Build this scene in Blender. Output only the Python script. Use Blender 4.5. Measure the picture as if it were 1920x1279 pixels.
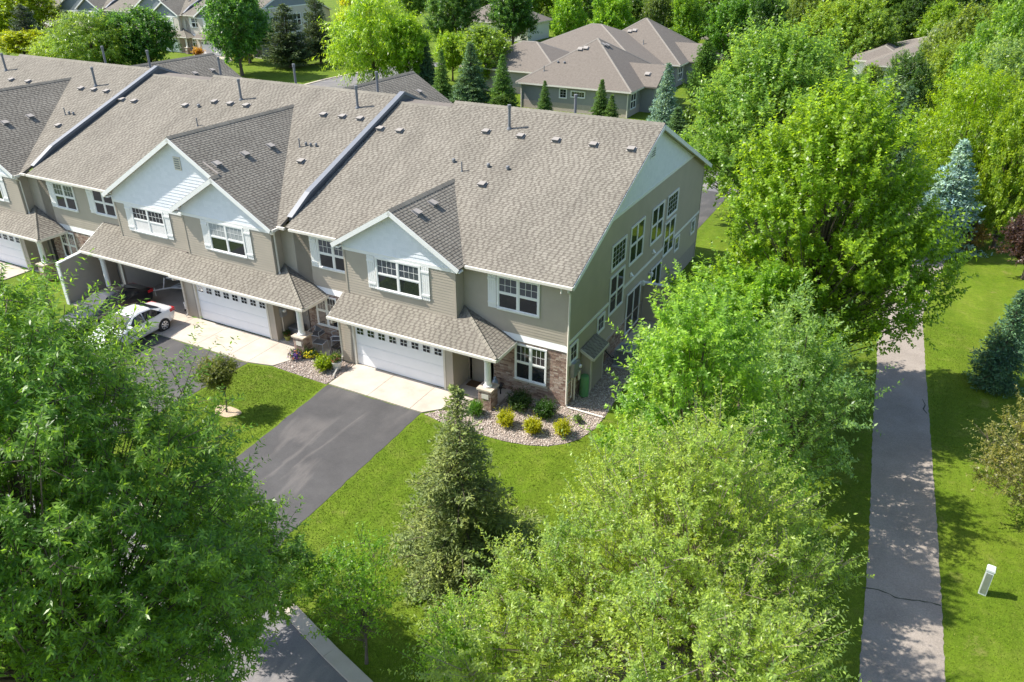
import bpy, math, random
import numpy as np
from mathutils import Vector, Matrix

random.seed(7)
for _o in list(bpy.data.objects):
    bpy.data.objects.remove(_o)
scene = bpy.context.scene
COL = scene.collection

# ------------------------------------------------------------------ camera, sky, sun, exposure
cam_d = bpy.data.cameras.new("camera")
cam = bpy.data.objects.new("camera", cam_d)
COL.objects.link(cam)
cam_d.sensor_width = 36.0
cam_d.lens = 1452.0 / 1920.0 * 36.0
cam_d.clip_start = 0.5
cam_d.clip_end = 3000
cam.location = (10.961, -25.685, 17.866)
cam.rotation_euler = (math.pi / 2 - 0.4863, -0.0013, 0.485)
scene.camera = cam

SUN_EL = math.radians(49.5)
SUN_AZ = math.radians(17)
SUN_TO = Vector((-math.cos(SUN_AZ) * math.cos(SUN_EL), -math.sin(SUN_AZ) * math.cos(SUN_EL), math.sin(SUN_EL)))
world = bpy.data.worlds.new("World")
scene.world = world
world.use_nodes = True
wn = world.node_tree.nodes
sky = wn.new("ShaderNodeTexSky")
sky.sky_type = 'NISHITA'
sky.sun_disc = False
sky.sun_elevation = SUN_EL
sky.sun_rotation = math.atan2(SUN_TO.x, SUN_TO.y)
sky.air_density = 1.0
sky.dust_density = 1.2
world.node_tree.links.new(sky.outputs[0], wn["Background"].inputs[0])
wn["Background"].inputs[1].default_value = 0.128

sun_d = bpy.data.lights.new("sun", 'SUN')
sun = bpy.data.objects.new("sun", sun_d)
COL.objects.link(sun)
sun_d.energy = 4.6
sun_d.angle = math.radians(0.55)
sun_d.color = (1.0, 0.945, 0.86)
sun.rotation_euler = (-SUN_TO).to_track_quat('-Z', 'Y').to_euler()
sun.location = (-60, -10, 70)

scene.view_settings.view_transform = 'Standard'
scene.view_settings.look = 'None'
scene.view_settings.gamma = 1
scene.view_settings.use_curve_mapping = False
scene.view_settings.exposure = 0.90
scene.cycles.max_bounces = 9
scene.cycles.diffuse_bounces = 6
scene.cycles.transmission_bounces = 8
scene.cycles.transparent_max_bounces = 8

# ------------------------------------------------------------------ helpers
def link(o, parent=None, inv=None):
    COL.objects.link(o)
    if parent is not None:
        o.parent = parent
        if inv is not None:
            o.matrix_parent_inverse = inv
    return o

def thing(name, label, cat, loc=(0, 0, 0), group=None, rz=0):
    o = bpy.data.objects.new(name, None)
    o.empty_display_size = 0.3
    COL.objects.link(o)
    o.location = loc
    o.rotation_euler = (0, 0, rz)
    o['label'] = label
    o['category'] = cat
    if group:
        o['group'] = group
    return o

def tag(o, label=None, cat=None, group=None, kind=None):
    if label: o['label'] = label
    if cat: o['category'] = cat
    if group: o['group'] = group
    if kind: o['kind'] = kind
    return o

class MB:
    """collects faces and links them as ONE mesh object"""
    def __init__(s):
        s.v = []; s.f = []; s.m = []
    def add(s, vs, fs, m=0):
        b = len(s.v)
        s.v.extend([tuple(v) for v in vs])
        for f in fs:
            s.f.append([b + i for i in f]); s.m.append(m)
    def quad(s, a, b, c, d, m=0):
        s.add([a, b, c, d], [(0, 1, 2, 3)], m)
    def poly(s, pts, m=0):
        s.add(pts, [tuple(range(len(pts)))], m)
    def box(s, x0, x1, y0, y1, z0, z1, m=0):
        s.add([(x0,y0,z0),(x1,y0,z0),(x1,y1,z0),(x0,y1,z0),(x0,y0,z1),(x1,y0,z1),(x1,y1,z1),(x0,y1,z1)],
              [(0,3,2,1),(4,5,6,7),(0,1,5,4),(1,2,6,5),(2,3,7,6),(3,0,4,7)], m)
    def obox(s, o, u, v, n, a0, a1, b0, b1, c0, c1, m=0):
        o, u, v, n = Vector(o), Vector(u), Vector(v), Vector(n)
        P = lambda a, b, c: o + u * a + v * b + n * c
        s.add([P(a0,b0,c0),P(a1,b0,c0),P(a1,b1,c0),P(a0,b1,c0),P(a0,b0,c1),P(a1,b0,c1),P(a1,b1,c1),P(a0,b1,c1)],
              [(0,3,2,1),(4,5,6,7),(0,1,5,4),(1,2,6,5),(2,3,7,6),(3,0,4,7)], m)
    def slab(s, pts, d, m=0):
        """polygon pts extruded by vector d"""
        n = len(pts); d = Vector(d)
        top = [Vector(p) for p in pts]; bot = [p + d for p in top]
        fs = [tuple(range(n)), tuple(range(2 * n - 1, n - 1, -1))]
        for i in range(n):
            j = (i + 1) % n
            fs.append((i, i + n, j + n, j))
        s.add(top + bot, fs, m)
    def tube(s, pts, rad, k=6, m=0, cap=True):
        pts = [Vector(p) for p in pts]
        if not isinstance(rad, (list, tuple)): rad = [rad] * len(pts)
        b = len(s.v); n = len(pts); ref = None
        for i, p in enumerate(pts):
            t = (pts[min(i + 1, n - 1)] - pts[max(i - 1, 0)])
            t = t.normalized() if t.length > 1e-9 else Vector((0, 0, 1))
            if ref is None:
                ref = Vector((1, 0, 0)) if abs(t.x) < 0.8 else Vector((0, 1, 0))
            a = (ref - t * ref.dot(t)).normalized(); c = t.cross(a); ref = a
            for q in range(k):
                an = 2 * math.pi * q / k
                s.v.append(tuple(p + (a * math.cos(an) + c * math.sin(an)) * rad[i]))
        for i in range(n - 1):
            for q in range(k):
                s.f.append([b+i*k+q, b+i*k+(q+1)%k, b+(i+1)*k+(q+1)%k, b+(i+1)*k+q]); s.m.append(m)
        if cap:
            s.f.append([b + q for q in range(k)][::-1]); s.m.append(m)
            s.f.append([b + (n-1)*k + q for q in range(k)]); s.m.append(m)
    def lathe(s, c, prof, k=16, m=0):
        c = Vector(c); b = len(s.v); n = len(prof)
        for r, z in prof:
            for q in range(k):
                an = 2 * math.pi * q / k
                s.v.append((c.x + r*math.cos(an), c.y + r*math.sin(an), c.z + z))
        for i in range(n - 1):
            for q in range(k):
                s.f.append([b+i*k+q, b+i*k+(q+1)%k, b+(i+1)*k+(q+1)%k, b+(i+1)*k+q]); s.m.append(m)
        s.f.append([b + q for q in range(k)][::-1]); s.m.append(m)
        s.f.append([b + (n-1)*k + q for q in range(k)]); s.m.append(m)
    def mesh(s, name, mats, smooth=False):
        me = bpy.data.meshes.new(name)
        me.from_pydata(s.v, [], s.f)
        for mt in (mats if isinstance(mats, (list, tuple)) else [mats]):
            me.materials.append(mt)
        if any(s.m):
            me.polygons.foreach_set("material_index", s.m)
        if smooth:
            me.polygons.foreach_set("use_smooth", [True] * len(s.f))
        me.update()
        return me
    def build(s, name, mats, parent=None, inv=None, smooth=False, kind=None):
        o = bpy.data.objects.new(name, s.mesh(name, mats, smooth))
        link(o, parent, inv)
        if kind: o['kind'] = kind
        return o

def cross(poly, t):
    r = []
    n = len(poly)
    for i in range(n):
        (a, b), (c, d) = poly[i], poly[(i + 1) % n]
        if (b > t) != (d > t):
            r.append(a + (t - b) / (d - b) * (c - a))
    return sorted(r)

def tab_list(o, u, v, n, poly, exp, wr, tb, tt, seed=0, dark=0.36, dw=None, gap=0.0, jit=0.0):
    """overlapping pieces (shingles, shakes, bricks) laid in courses over poly, given in (u, v); returns [(verts, faces, mat)]"""
    rg = random.Random(seed)
    o, u, v, n = Vector(o), Vector(u), Vector(v), Vector(n)
    vmin = min(p[1] for p in poly); vmax = max(p[1] for p in poly)
    out = []; k = 0
    while vmin + k * exp < vmax - 0.02:
        v0 = vmin + k * exp; v1 = min(v0 + exp - gap, vmax); k += 1
        i0 = cross(poly, v0 + 1e-4); i1 = cross(poly, v1 - 1e-4)
        if len(i0) != len(i1) or not i0:
            i0 = i1 = cross(poly, (v0 + v1) / 2)
        for j in range(0, len(i0) - 1, 2):
            a0, b0, a1, b1 = i0[j], i0[j+1], i1[j], i1[j+1]
            s = min(a0, a1) - rg.random() * wr[1]; flip = rg.random() < .5
            while s < max(b0, b1):
                flip = not flip
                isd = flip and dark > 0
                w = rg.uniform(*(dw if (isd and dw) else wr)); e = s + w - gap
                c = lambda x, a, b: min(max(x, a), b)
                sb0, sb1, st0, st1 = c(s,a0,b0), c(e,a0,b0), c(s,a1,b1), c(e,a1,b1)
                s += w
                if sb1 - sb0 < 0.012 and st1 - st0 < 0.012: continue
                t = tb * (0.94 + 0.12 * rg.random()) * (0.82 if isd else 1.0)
                dv = rg.uniform(-jit, jit)
                B0 = o+u*sb0+v*(v0+dv)+n*t; B1 = o+u*sb1+v*(v0+dv)+n*t
                T1 = o+u*st1+v*v1+n*tt; T0 = o+u*st0+v*v1+n*tt
                P0 = o+u*sb0+v*(v0+dv); P1 = o+u*sb1+v*(v0+dv)
                vs = [P0, P1, B1, B0, T1, T0]
                fs = [(3,2,4,5),(0,1,2,3)]
                if gap > 0:
                    Q1 = o+u*st1+v*v1; Q0 = o+u*st0+v*v1
                    vs += [Q1, Q0]
                    fs += [(0,3,5,7),(2,1,6,4),(5,4,6,7)]
                else:
                    Q1 = o+u*st1+v*v1; Q0 = o+u*st0+v*v1
                    vs += [Q1, Q0]
                    fs += [(0,3,5,7),(2,1,6,4)]
                out.append((vs, fs, 1 if isd else 0))
    return out

def lap(mb, o, u, n, poly, exp=0.128, proud=0.0145, m=0):
    """lap siding boards over poly in (along, height)"""
    o, u, n = Vector(o), Vector(u), Vector(n); v = Vector((0, 0, 1))
    z0 = min(p[1] for p in poly); zm = max(p[1] for p in poly)
    while z0 < zm - 0.01:
        z1 = min(z0 + exp, zm)
        i0 = cross(poly, z0 + 1e-4); i1 = cross(poly, z1 - 1e-4)
        if len(i0) != len(i1) or not i0:
            i0 = i1 = cross(poly, (z0 + z1) / 2)
        for j in range(0, len(i0) - 1, 2):
            B0 = o+u*i0[j]+v*z0+n*proud; B1 = o+u*i0[j+1]+v*z0+n*proud
            T1 = o+u*i1[j+1]+v*z1+n*0.003; T0 = o+u*i1[j]+v*z1+n*0.003
            mb.add([B0, B1, T1, T0, B0 - n*proud, B1 - n*proud], [(0,1,2,3),(4,5,1,0)], m)
        z0 = z1

# ------------------------------------------------------------------ materials
def base_mat(name):
    m = bpy.data.materials.new(name); m.use_nodes = True
    nt = m.node_tree
    return m, nt, nt.nodes["Principled BSDF"]

def N(nt, t, **kw):
    n = nt.nodes.new(t)
    for k, v in kw.items():
        if k.startswith('i_'):
            n.inputs[k[2:]].default_value = v
        else:
            setattr(n, k, v)
    return n

def ramp(nt, stops):
    r = nt.nodes.new("ShaderNodeValToRGB")
    el = r.color_ramp.elements
    while len(el) < len(stops): el.new(0.5)
    for e, (p, c) in zip(el, stops):
        e.position = p; e.color = (*c, 1)
    return r

def geo_pos(nt):
    return nt.nodes.new("ShaderNodeNewGeometry")

def simple(name, col, rough=0.6, var=0.12, scale=3.0, bump=0.0, bscale=60, metal=0.0, spec=0.5):
    """one colour with soft wear and optional fine relief"""
    m, nt, p = base_mat(name); L = nt.links.new
    g = N(nt, "ShaderNodeTexCoord")
    ns = N(nt, "ShaderNodeTexNoise", i_Scale=scale, i_Detail=5.0, i_Roughness=0.6)
    L(g.outputs["Object"], ns.inputs["Vector"])
    c = Vector(col)
    r = ramp(nt, [(0.3, c * (1 - var)), (0.7, c * (1 + var))])
    L(ns.outputs["Fac"], r.inputs[0]); L(r.outputs[0], p.inputs["Base Color"])
    p.inputs["Roughness"].default_value = rough
    p.inputs["Metallic"].default_value = metal
    p.inputs["Specular IOR Level"].default_value = spec
    if bump:
        n2 = N(nt, "ShaderNodeTexNoise", i_Scale=bscale, i_Detail=3.0)
        L(g.outputs["Object"], n2.inputs["Vector"])
        b = N(nt, "ShaderNodeBump", i_Strength=bump, i_Distance=0.02)
        L(n2.outputs["Fac"], b.inputs["Height"]); L(b.outputs[0], p.inputs["Normal"])
    return m

def island_mat(name, stops, rough=0.85, grain=0.15, gscale=60, spec=0.25, patch=0.0):
    """colour picked at random per piece plus fine grain and broad weathering"""
    m, nt, p = base_mat(name); L = nt.links.new
    g = geo_pos(nt); tc = N(nt, "ShaderNodeTexCoord")
    r = ramp(nt, stops); L(g.outputs["Random Per Island"], r.inputs[0])
    ns = N(nt, "ShaderNodeTexNoise", i_Scale=gscale, i_Detail=3.0)
    L(tc.outputs["Object"], ns.inputs["Vector"])
    mr = N(nt, "ShaderNodeMapRange", i_1=0.25, i_2=0.75) if False else N(nt, "ShaderNodeMapRange")
    mr.inputs[1].default_value = 0.25; mr.inputs[2].default_value = 0.75
    mr.inputs[3].default_value = 1 - grain; mr.inputs[4].default_value = 1 + grain
    L(ns.outputs["Fac"], mr.inputs[0])
    mx = N(nt, "ShaderNodeVectorMath", operation='MULTIPLY')
    L(r.outputs[0], mx.inputs[0]); L(mr.outputs[0], mx.inputs[1])
    out = mx.outputs[0]
    if patch:
        n2 = N(nt, "ShaderNodeTexNoise", i_Scale=0.55, i_Detail=6.0, i_Roughness=0.62)
        mp = N(nt, "ShaderNodeMapping"); mp.inputs["Scale"].default_value = (1.6, 0.45, 0.6)
        L(tc.outputs["Object"], mp.inputs["Vector"]); L(mp.outputs[0], n2.inputs["Vector"])
        m2 = N(nt, "ShaderNodeMapRange")
        m2.inputs[1].default_value = 0.3; m2.inputs[2].default_value = 0.7
        m2.inputs[3].default_value = 1 - patch; m2.inputs[4].default_value = 1 + patch
        L(n2.outputs["Fac"], m2.inputs[0])
        x2 = N(nt, "ShaderNodeVectorMath", operation='MULTIPLY')
        L(out, x2.inputs[0]); L(m2.outputs[0], x2.inputs[1]); out = x2.outputs[0]
    L(out, p.inputs["Base Color"])
    p.inputs["Roughness"].default_value = rough
    p.inputs["Specular IOR Level"].default_value = spec
    return m

M = {}
M['shingle'] = island_mat("shingle_tan", [(0.0, (0.200,0.183,0.152)), (0.5, (0.218,0.201,0.167)), (1.0, (0.238,0.220,0.184))], 0.92, 0.16, 70, 0.2, 0.13)
M['shingle_dark'] = island_mat("shingle_dark_blend", [(0.0, (0.135,0.12,0.10)), (1.0, (0.165,0.148,0.125))], 0.92, 0.16, 70, 0.2, 0.13)  # darker granule blend between the lighter laminated tabs
M['deck'] = simple("roof_deck", (0.15,0.13,0.11), 0.95, 0.1)
M['siding'] = simple("taupe_vinyl_siding", (0.40,0.35,0.285), 0.5, 0.07, 0.9)
M['shake'] = island_mat("white_shake", [(0.0, (0.72,0.745,0.79)), (1.0, (0.78,0.80,0.845))], 0.5, 0.03, 20, 0.4)
M['trim'] = simple("white_trim", (0.80,0.80,0.78), 0.4, 0.03, 4)
M['cream'] = simple("cream_trim", (0.62,0.58,0.50), 0.45, 0.05, 4)
M['fascia'] = simple("fascia_cream", (0.70,0.66,0.58), 0.4, 0.05, 4)
M['wall'] = simple("wall_sheathing", (0.33,0.29,0.25), 0.8, 0.05)
M['inside'] = simple("garage_drywall", (0.55,0.52,0.48), 0.9, 0.06)
M['brick'] = island_mat("red_brick", [(0.0,(0.19,0.12,0.095)), (0.35,(0.33,0.225,0.178)), (0.7,(0.40,0.30,0.24)), (1.0,(0.47,0.385,0.32))], 0.9, 0.15, 40)
M['mortar'] = simple("mortar", (0.40,0.36,0.32), 0.95, 0.1, 12)
M['stone'] = simple("cast_stone", (0.48,0.41,0.33), 0.85, 0.12, 6, 0.2, 30)
M['doorwhite'] = simple("garage_door_white", (0.80,0.81,0.83), 0.4, 0.02, 2)
M['doortan'] = simple("tan_door", (0.27,0.245,0.205), 0.5, 0.04)
M['doordark'] = simple("dark_door", (0.02,0.022,0.024), 0.4, 0.1)
M['metal'] = simple("grey_metal", (0.22,0.24,0.27), 0.45, 0.1, 8, metal=0.6)
M['capmetal'] = simple("parapet_cap", (0.15,0.165,0.19), 0.5, 0.06, 3)
M['parwall'] = simple("parapet_face", (0.10,0.105,0.115), 0.7, 0.1)
M['pipe'] = simple("vent_pipe", (0.16,0.17,0.185), 0.6, 0.1)
M['ventbox'] = simple("roof_vent_metal", (0.30,0.275,0.245), 0.6, 0.1)
M['black'] = simple("black_plastic", (0.015,0.015,0.017), 0.4, 0.2)
M['blind'] = simple("window_blind", (0.34,0.36,0.36), 0.7, 0.06)
M['shade'] = simple("blind_behind_glass", (0.075,0.085,0.105), 0.12, 0.25, 30, spec=0.9)
M['curtain'] = simple("pale_curtain", (0.72,0.70,0.68), 0.8, 0.1, 2)
M['steel'] = simple("galvanised", (0.42,0.44,0.46), 0.4, 0.12, 6, metal=0.7)
M['alum'] = simple("pale_frame", (0.55,0.56,0.58), 0.35, 0.05, metal=0.3)
M['sling'] = simple("grey_sling", (0.13,0.135,0.14), 0.8, 0.08)
M['mat'] = simple("coir_mat", (0.12,0.065,0.03), 0.95, 0.2, 30)
M['bark'] = simple("bark", (0.115,0.09,0.07), 0.95, 0.35, 9, 0.5, 30)
M['palebark'] = simple("pale_bark", (0.24,0.19,0.16), 0.9, 0.3, 9, 0.4, 30)
M['green_plastic'] = simple("green_plastic", (0.10,0.26,0.10), 0.45, 0.06)
M['heron'] = simple("blue_grey_statue", (0.30,0.36,0.44), 0.5, 0.2)
M['ped'] = simple("pedestal_paint", (0.60,0.64,0.62), 0.5, 0.06)
M['pot'] = simple("white_pot", (0.66,0.64,0.58), 0.6, 0.06)
M['olivepot'] = simple("olive_pot", (0.25,0.26,0.06), 0.5, 0.1)
M['red'] = simple("red_paint", (0.42,0.02,0.02), 0.35, 0.1)
M['wood'] = simple("wood_mulch", (0.42,0.33,0.22), 0.95, 0.3, 20, 0.8, 25)
M['hull'] = simple("boat_hull", (0.28,0.30,0.31), 0.3, 0.06)
M['navy'] = simple("boat_cover", (0.03,0.035,0.045), 0.7, 0.1)

def glass_mat():
    m, nt, p = base_mat("window_glass")
    p.inputs["Base Color"].default_value = (0.018, 0.022, 0.026, 1)
    p.inputs["Roughness"].default_value = 0.04
    p.inputs["Specular IOR Level"].default_value = 0.9
    ns = N(nt, "ShaderNodeTexNoise", i_Scale=1.1, i_Detail=1.0)
    tc = N(nt, "ShaderNodeTexCoord"); nt.links.new(tc.outputs["Object"], ns.inputs["Vector"])
    b = N(nt, "ShaderNodeBump", i_Strength=0.06, i_Distance=0.05)
    nt.links.new(ns.outputs["Fac"], b.inputs["Height"]); nt.links.new(b.outputs[0], p.inputs["Normal"])
    return m
M['glass'] = glass_mat()

def paint_mat(name, col):
    m, nt, p = base_mat(name)
    p.inputs["Base Color"].default_value = (*col, 1)
    p.inputs["Roughness"].default_value = 0.28
    p.inputs["Coat Weight"].default_value = 0.8
    p.inputs["Coat Roughness"].default_value = 0.05
    return m
M['carwhite'] = paint_mat("car_paint_white", (0.78, 0.78, 0.78))
M['carblack'] = paint_mat("car_paint_black", (0.012, 0.012, 0.014))
M['rim'] = simple("alloy_rim", (0.62,0.63,0.65), 0.3, 0.05, metal=0.8)
M['tyre'] = simple("tyre_rubber", (0.02,0.02,0.021), 0.85, 0.1)
M['lamp_red'] = paint_mat("tail_lamp", (0.45, 0.01, 0.015))

def concrete_mat():
    m, nt, p = base_mat("concrete"); L = nt.links.new
    tc = N(nt, "ShaderNodeTexCoord")
    n1 = N(nt, "ShaderNodeTexNoise", i_Scale=0.9, i_Detail=6.0, i_Roughness=0.65)
    n2 = N(nt, "ShaderNodeTexNoise", i_Scale=55.0, i_Detail=3.0)
    L(tc.outputs["Object"], n1.inputs["Vector"]); L(tc.outputs["Object"], n2.inputs["Vector"])
    r = ramp(nt, [(0.25, (0.37,0.315,0.255)), (0.5, (0.46,0.40,0.335)), (0.75, (0.53,0.47,0.40))])
    L(n1.outputs["Fac"], r.inputs[0])
    mr = N(nt, "ShaderNodeMapRange"); mr.inputs[3].default_value = 0.86; mr.inputs[4].default_value = 1.12
    L(n2.outputs["Fac"], mr.inputs[0])
    x = N(nt, "ShaderNodeVectorMath", operation='MULTIPLY'); L(r.outputs[0], x.inputs[0]); L(mr.outputs[0], x.inputs[1])
    L(x.outputs[0], p.inputs["Base Color"]); p.inputs["Roughness"].default_value = 0.9
    b = N(nt, "ShaderNodeBump", i_Strength=0.2, i_Distance=0.01); L(n2.outputs["Fac"], b.inputs["Height"]); L(b.outputs[0], p.inputs["Normal"])
    return m
M['concrete'] = concrete_mat()

def asphalt_mat(name, c0, c1, streak, sc=(0.55, 0.12, 1), mott=.1):
    """sealed asphalt with pale water-washed streaks"""
    m, nt, p = base_mat(name); L = nt.links.new
    tc = N(nt, "ShaderNodeTexCoord")
    mp = N(nt, "ShaderNodeMapping"); mp.inputs["Scale"].default_value = sc; mp.inputs["Rotation"].default_value = (0, 0, 0.35)
    L(tc.outputs["Object"], mp.inputs["Vector"])
    n1 = N(nt, "ShaderNodeTexNoise", i_Scale=1.3, i_Detail=6.0, i_Roughness=0.5, i_Distortion=0.5)
    L(mp.outputs[0], n1.inputs["Vector"])
    sr = ramp(nt, [(0.44, (0,0,0)), (0.51, (1,1,1)), (0.58, (0,0,0))])
    L(n1.outputs["Fac"], sr.inputs[0])
    n3 = N(nt, "ShaderNodeTexNoise", i_Scale=0.35, i_Detail=2.0); L(tc.outputs["Object"], n3.inputs["Vector"])
    gate = ramp(nt, [(0.42, (0,0,0)), (0.6, (1,1,1))]); L(n3.outputs["Fac"], gate.inputs[0])
    gm = N(nt, "ShaderNodeMath", operation='MULTIPLY'); L(sr.outputs[0], gm.inputs[0]); L(gate.outputs[0], gm.inputs[1])
    g2 = N(nt, "ShaderNodeMath", operation='MULTIPLY'); L(gm.outputs[0], g2.inputs[0]); g2.inputs[1].default_value = streak
    n2 = N(nt, "ShaderNodeTexNoise", i_Scale=0.7, i_Detail=8.0, i_Roughness=0.7); L(tc.outputs["Object"], n2.inputs["Vector"])
    r = ramp(nt, [(0.3, c0), (0.7, c1)]); L(n2.outputs["Fac"], r.inputs[0])
    n4 = N(nt, "ShaderNodeTexNoise", i_Scale=90.0, i_Detail=2.0); L(tc.outputs["Object"], n4.inputs["Vector"])
    mr = N(nt, "ShaderNodeMapRange"); mr.inputs[1].default_value = .3; mr.inputs[2].default_value = .7; mr.inputs[3].default_value = 0.75; mr.inputs[4].default_value = 1.25
    L(n4.outputs["Fac"], mr.inputs[0])
    n5 = N(nt, "ShaderNodeTexNoise", i_Scale=16.0, i_Detail=5.0, i_Roughness=.8); L(tc.outputs["Object"], n5.inputs["Vector"])
    m5 = N(nt, "ShaderNodeMapRange"); m5.inputs[1].default_value = .3; m5.inputs[2].default_value = .7; m5.inputs[3].default_value = 1-mott; m5.inputs[4].default_value = 1+mott
    L(n5.outputs["Fac"], m5.inputs[0])
    mq = N(nt, "ShaderNodeMath", operation='MULTIPLY'); L(mr.outputs[0], mq.inputs[0]); L(m5.outputs[0], mq.inputs[1])
    x = N(nt, "ShaderNodeVectorMath", operation='MULTIPLY'); L(r.outputs[0], x.inputs[0]); L(mq.outputs[0], x.inputs[1])
    mx = N(nt, "ShaderNodeMix", data_type='RGBA'); L(g2.outputs[0], mx.inputs[0]); L(x.outputs[0], mx.inputs[6])
    mx.inputs[7].default_value = (0.34, 0.30, 0.27, 1)
    L(mx.outputs[2], p.inputs["Base Color"]); p.inputs["Roughness"].default_value = 0.85
    b = N(nt, "ShaderNodeBump", i_Strength=0.35, i_Distance=0.01); L(n4.outputs["Fac"], b.inputs["Height"]); L(b.outputs[0], p.inputs["Normal"])
    return m
M['asphalt'] = asphalt_mat("asphalt_drive", (0.050,0.048,0.048), (0.078,0.075,0.074), 0.15)
M['road'] = asphalt_mat("asphalt_road", (0.13,0.125,0.13), (0.18,0.172,0.175), 0.3)
M['path'] = asphalt_mat("asphalt_path", (0.225,0.193,0.162), (0.315,0.272,0.232), 0.25, mott=.22)

def lawn_mat():
    """mown grass: broad tone changes, faint mowing lanes, thin dry spots and a fine blade relief"""
    m, nt, p = base_mat("lawn"); L = nt.links.new
    tc = N(nt, "ShaderNodeTexCoord")
    def noise(s, d=4.0, r=.6, sc=None, rot=0, dist=0.0):
        n = N(nt, "ShaderNodeTexNoise", i_Scale=s, i_Detail=d, i_Roughness=r, i_Distortion=dist)
        if sc:
            mp = N(nt, "ShaderNodeMapping"); mp.inputs["Scale"].default_value = sc; mp.inputs["Rotation"].default_value = (0, 0, rot)
            L(tc.outputs["Object"], mp.inputs["Vector"]); L(mp.outputs[0], n.inputs["Vector"])
        else:
            L(tc.outputs["Object"], n.inputs["Vector"])
        return n
    def mapr(src, lo, hi, a=.3, b=.7):
        q = N(nt, "ShaderNodeMapRange"); q.inputs[1].default_value = a; q.inputs[2].default_value = b; q.inputs[3].default_value = lo; q.inputs[4].default_value = hi
        L(src, q.inputs[0]); return q.outputs[0]
    def mul(x, y):
        q = N(nt, "ShaderNodeMath", operation='MULTIPLY'); L(x, q.inputs[0]); L(y, q.inputs[1]); return q.outputs[0]
    a = noise(0.22, 6, .65); b = noise(1.1, 6, .72); c = noise(30.0, 2, .7); d = noise(6.0, 5, .8); lane = noise(1.0, 3, .5, (1.5, .12, 1), 0.32); spots = noise(0.75, 5, .75, dist=.4)
    r1 = ramp(nt, [(0.3, (0.064,0.118,0.005)), (0.5, (0.104,0.166,0.008)), (0.7, (0.165,0.205,0.02))]); L(a.outputs["Fac"], r1.inputs[0])
    r2 = ramp(nt, [(0.3, (0.072,0.130,0.006)), (0.5, (0.108,0.169,0.009)), (0.72, (0.175,0.202,0.035))]); L(b.outputs["Fac"], r2.inputs[0])
    mx = N(nt, "ShaderNodeMix", data_type='RGBA'); mx.inputs[0].default_value = 0.5
    L(r1.outputs[0], mx.inputs[6]); L(r2.outputs[0], mx.inputs[7])
    dry = N(nt, "ShaderNodeMix", data_type='RGBA'); L(mapr(spots.outputs["Fac"], 0, .62, .60, .76), dry.inputs[0])
    L(mx.outputs[2], dry.inputs[6]); dry.inputs[7].default_value = (0.27, 0.235, 0.085, 1)
    f = mul(mul(mapr(c.outputs["Fac"], .74, 1.26), mapr(d.outputs["Fac"], .74, 1.26)), mapr(lane.outputs["Fac"], .88, 1.12))
    x = N(nt, "ShaderNodeVectorMath", operation='MULTIPLY'); L(dry.outputs[2], x.inputs[0]); L(f, x.inputs[1])
    L(x.outputs[0], p.inputs["Base Color"])
    p.inputs["Roughness"].default_value = 0.8; p.inputs["Specular IOR Level"].default_value = 0.15
    bp = N(nt, "ShaderNodeBump", i_Strength=0.9, i_Distance=0.06)
    L(mul(c.outputs["Fac"], d.outputs["Fac"]), bp.inputs["Height"]); L(bp.outputs[0], p.inputs["Normal"])
    return m
M['lawn'] = lawn_mat()
M['pebble'] = island_mat("river_pebbles", [(0,(0.20,0.16,0.135)), (0.3,(0.36,0.29,0.245)), (0.7,(0.47,0.40,0.345)), (1,(0.62,0.56,0.50))], 0.85, 0.1, 40)
M['soil'] = simple("bed_soil", (0.30,0.245,0.205), 0.95, 0.3, 14, 0.8, 40)

def leaf_mat(name, trans=0.35, rough=0.5, var=0.45, spec=0.35):
    """leaf colour comes from the plant's own object colour, varied per leaf"""
    m, nt, p = base_mat(name); L = nt.links.new
    oi = N(nt, "ShaderNodeObjectInfo"); g = geo_pos(nt)
    mr = ramp(nt, [(0.0, (1-var*1.15, 1-var, 1-var*.5)), (0.45, (.92, .97, 1.0)), (0.8, (1+var*.55, 1+var*.6, .95)), (1.0, (1+var*1.1, 1+var*1.1, 1.3))])
    L(g.outputs["Random Per Island"], mr.inputs[0])
    x = N(nt, "ShaderNodeVectorMath", operation='MULTIPLY'); L(oi.outputs["Color"], x.inputs[0]); L(mr.outputs[0], x.inputs[1])
    tc = N(nt, "ShaderNodeTexCoord")
    ns = N(nt, "ShaderNodeTexNoise", i_Scale=0.8, i_Detail=2.0); L(tc.outputs["Object"], ns.inputs["Vector"])
    r = ramp(nt, [(0.3, (0.78,0.90,1.0)), (0.7, (1.16,1.10,0.92))]); L(ns.outputs["Fac"], r.inputs[0])
    y = N(nt, "ShaderNodeVectorMath", operation='MULTIPLY'); L(x.outputs[0], y.inputs[0]); L(r.outputs[0], y.inputs[1])
    L(y.outputs[0], p.inputs["Base Color"])
    p.inputs["Roughness"].default_value = rough; p.inputs["Specular IOR Level"].default_value = spec
    if trans:
        t = N(nt, "ShaderNodeBsdfTranslucent")
        z = N(nt, "ShaderNodeVectorMath", operation='MULTIPLY'); L(y.outputs[0], z.inputs[0]); z.inputs[1].default_value = (1.5, 1.35, 0.6)
        L(z.outputs[0], t.inputs["Color"])
        ms = N(nt, "ShaderNodeMixShader"); ms.inputs[0].default_value = trans
        L(p.outputs[0], ms.inputs[1]); L(t.outputs[0], ms.inputs[2])
        L(ms.outputs[0], nt.nodes["Material Output"].inputs["Surface"])
    return m
M['leaf'] = leaf_mat("leaf", 0.6, 0.38, 0.4, 0.55)
M['needle'] = leaf_mat("needle", 0.2, 0.6, 0.4, 0.25)
M['petal'] = leaf_mat("petal", 0.2, 0.6, 0.25, 0.2)

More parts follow.
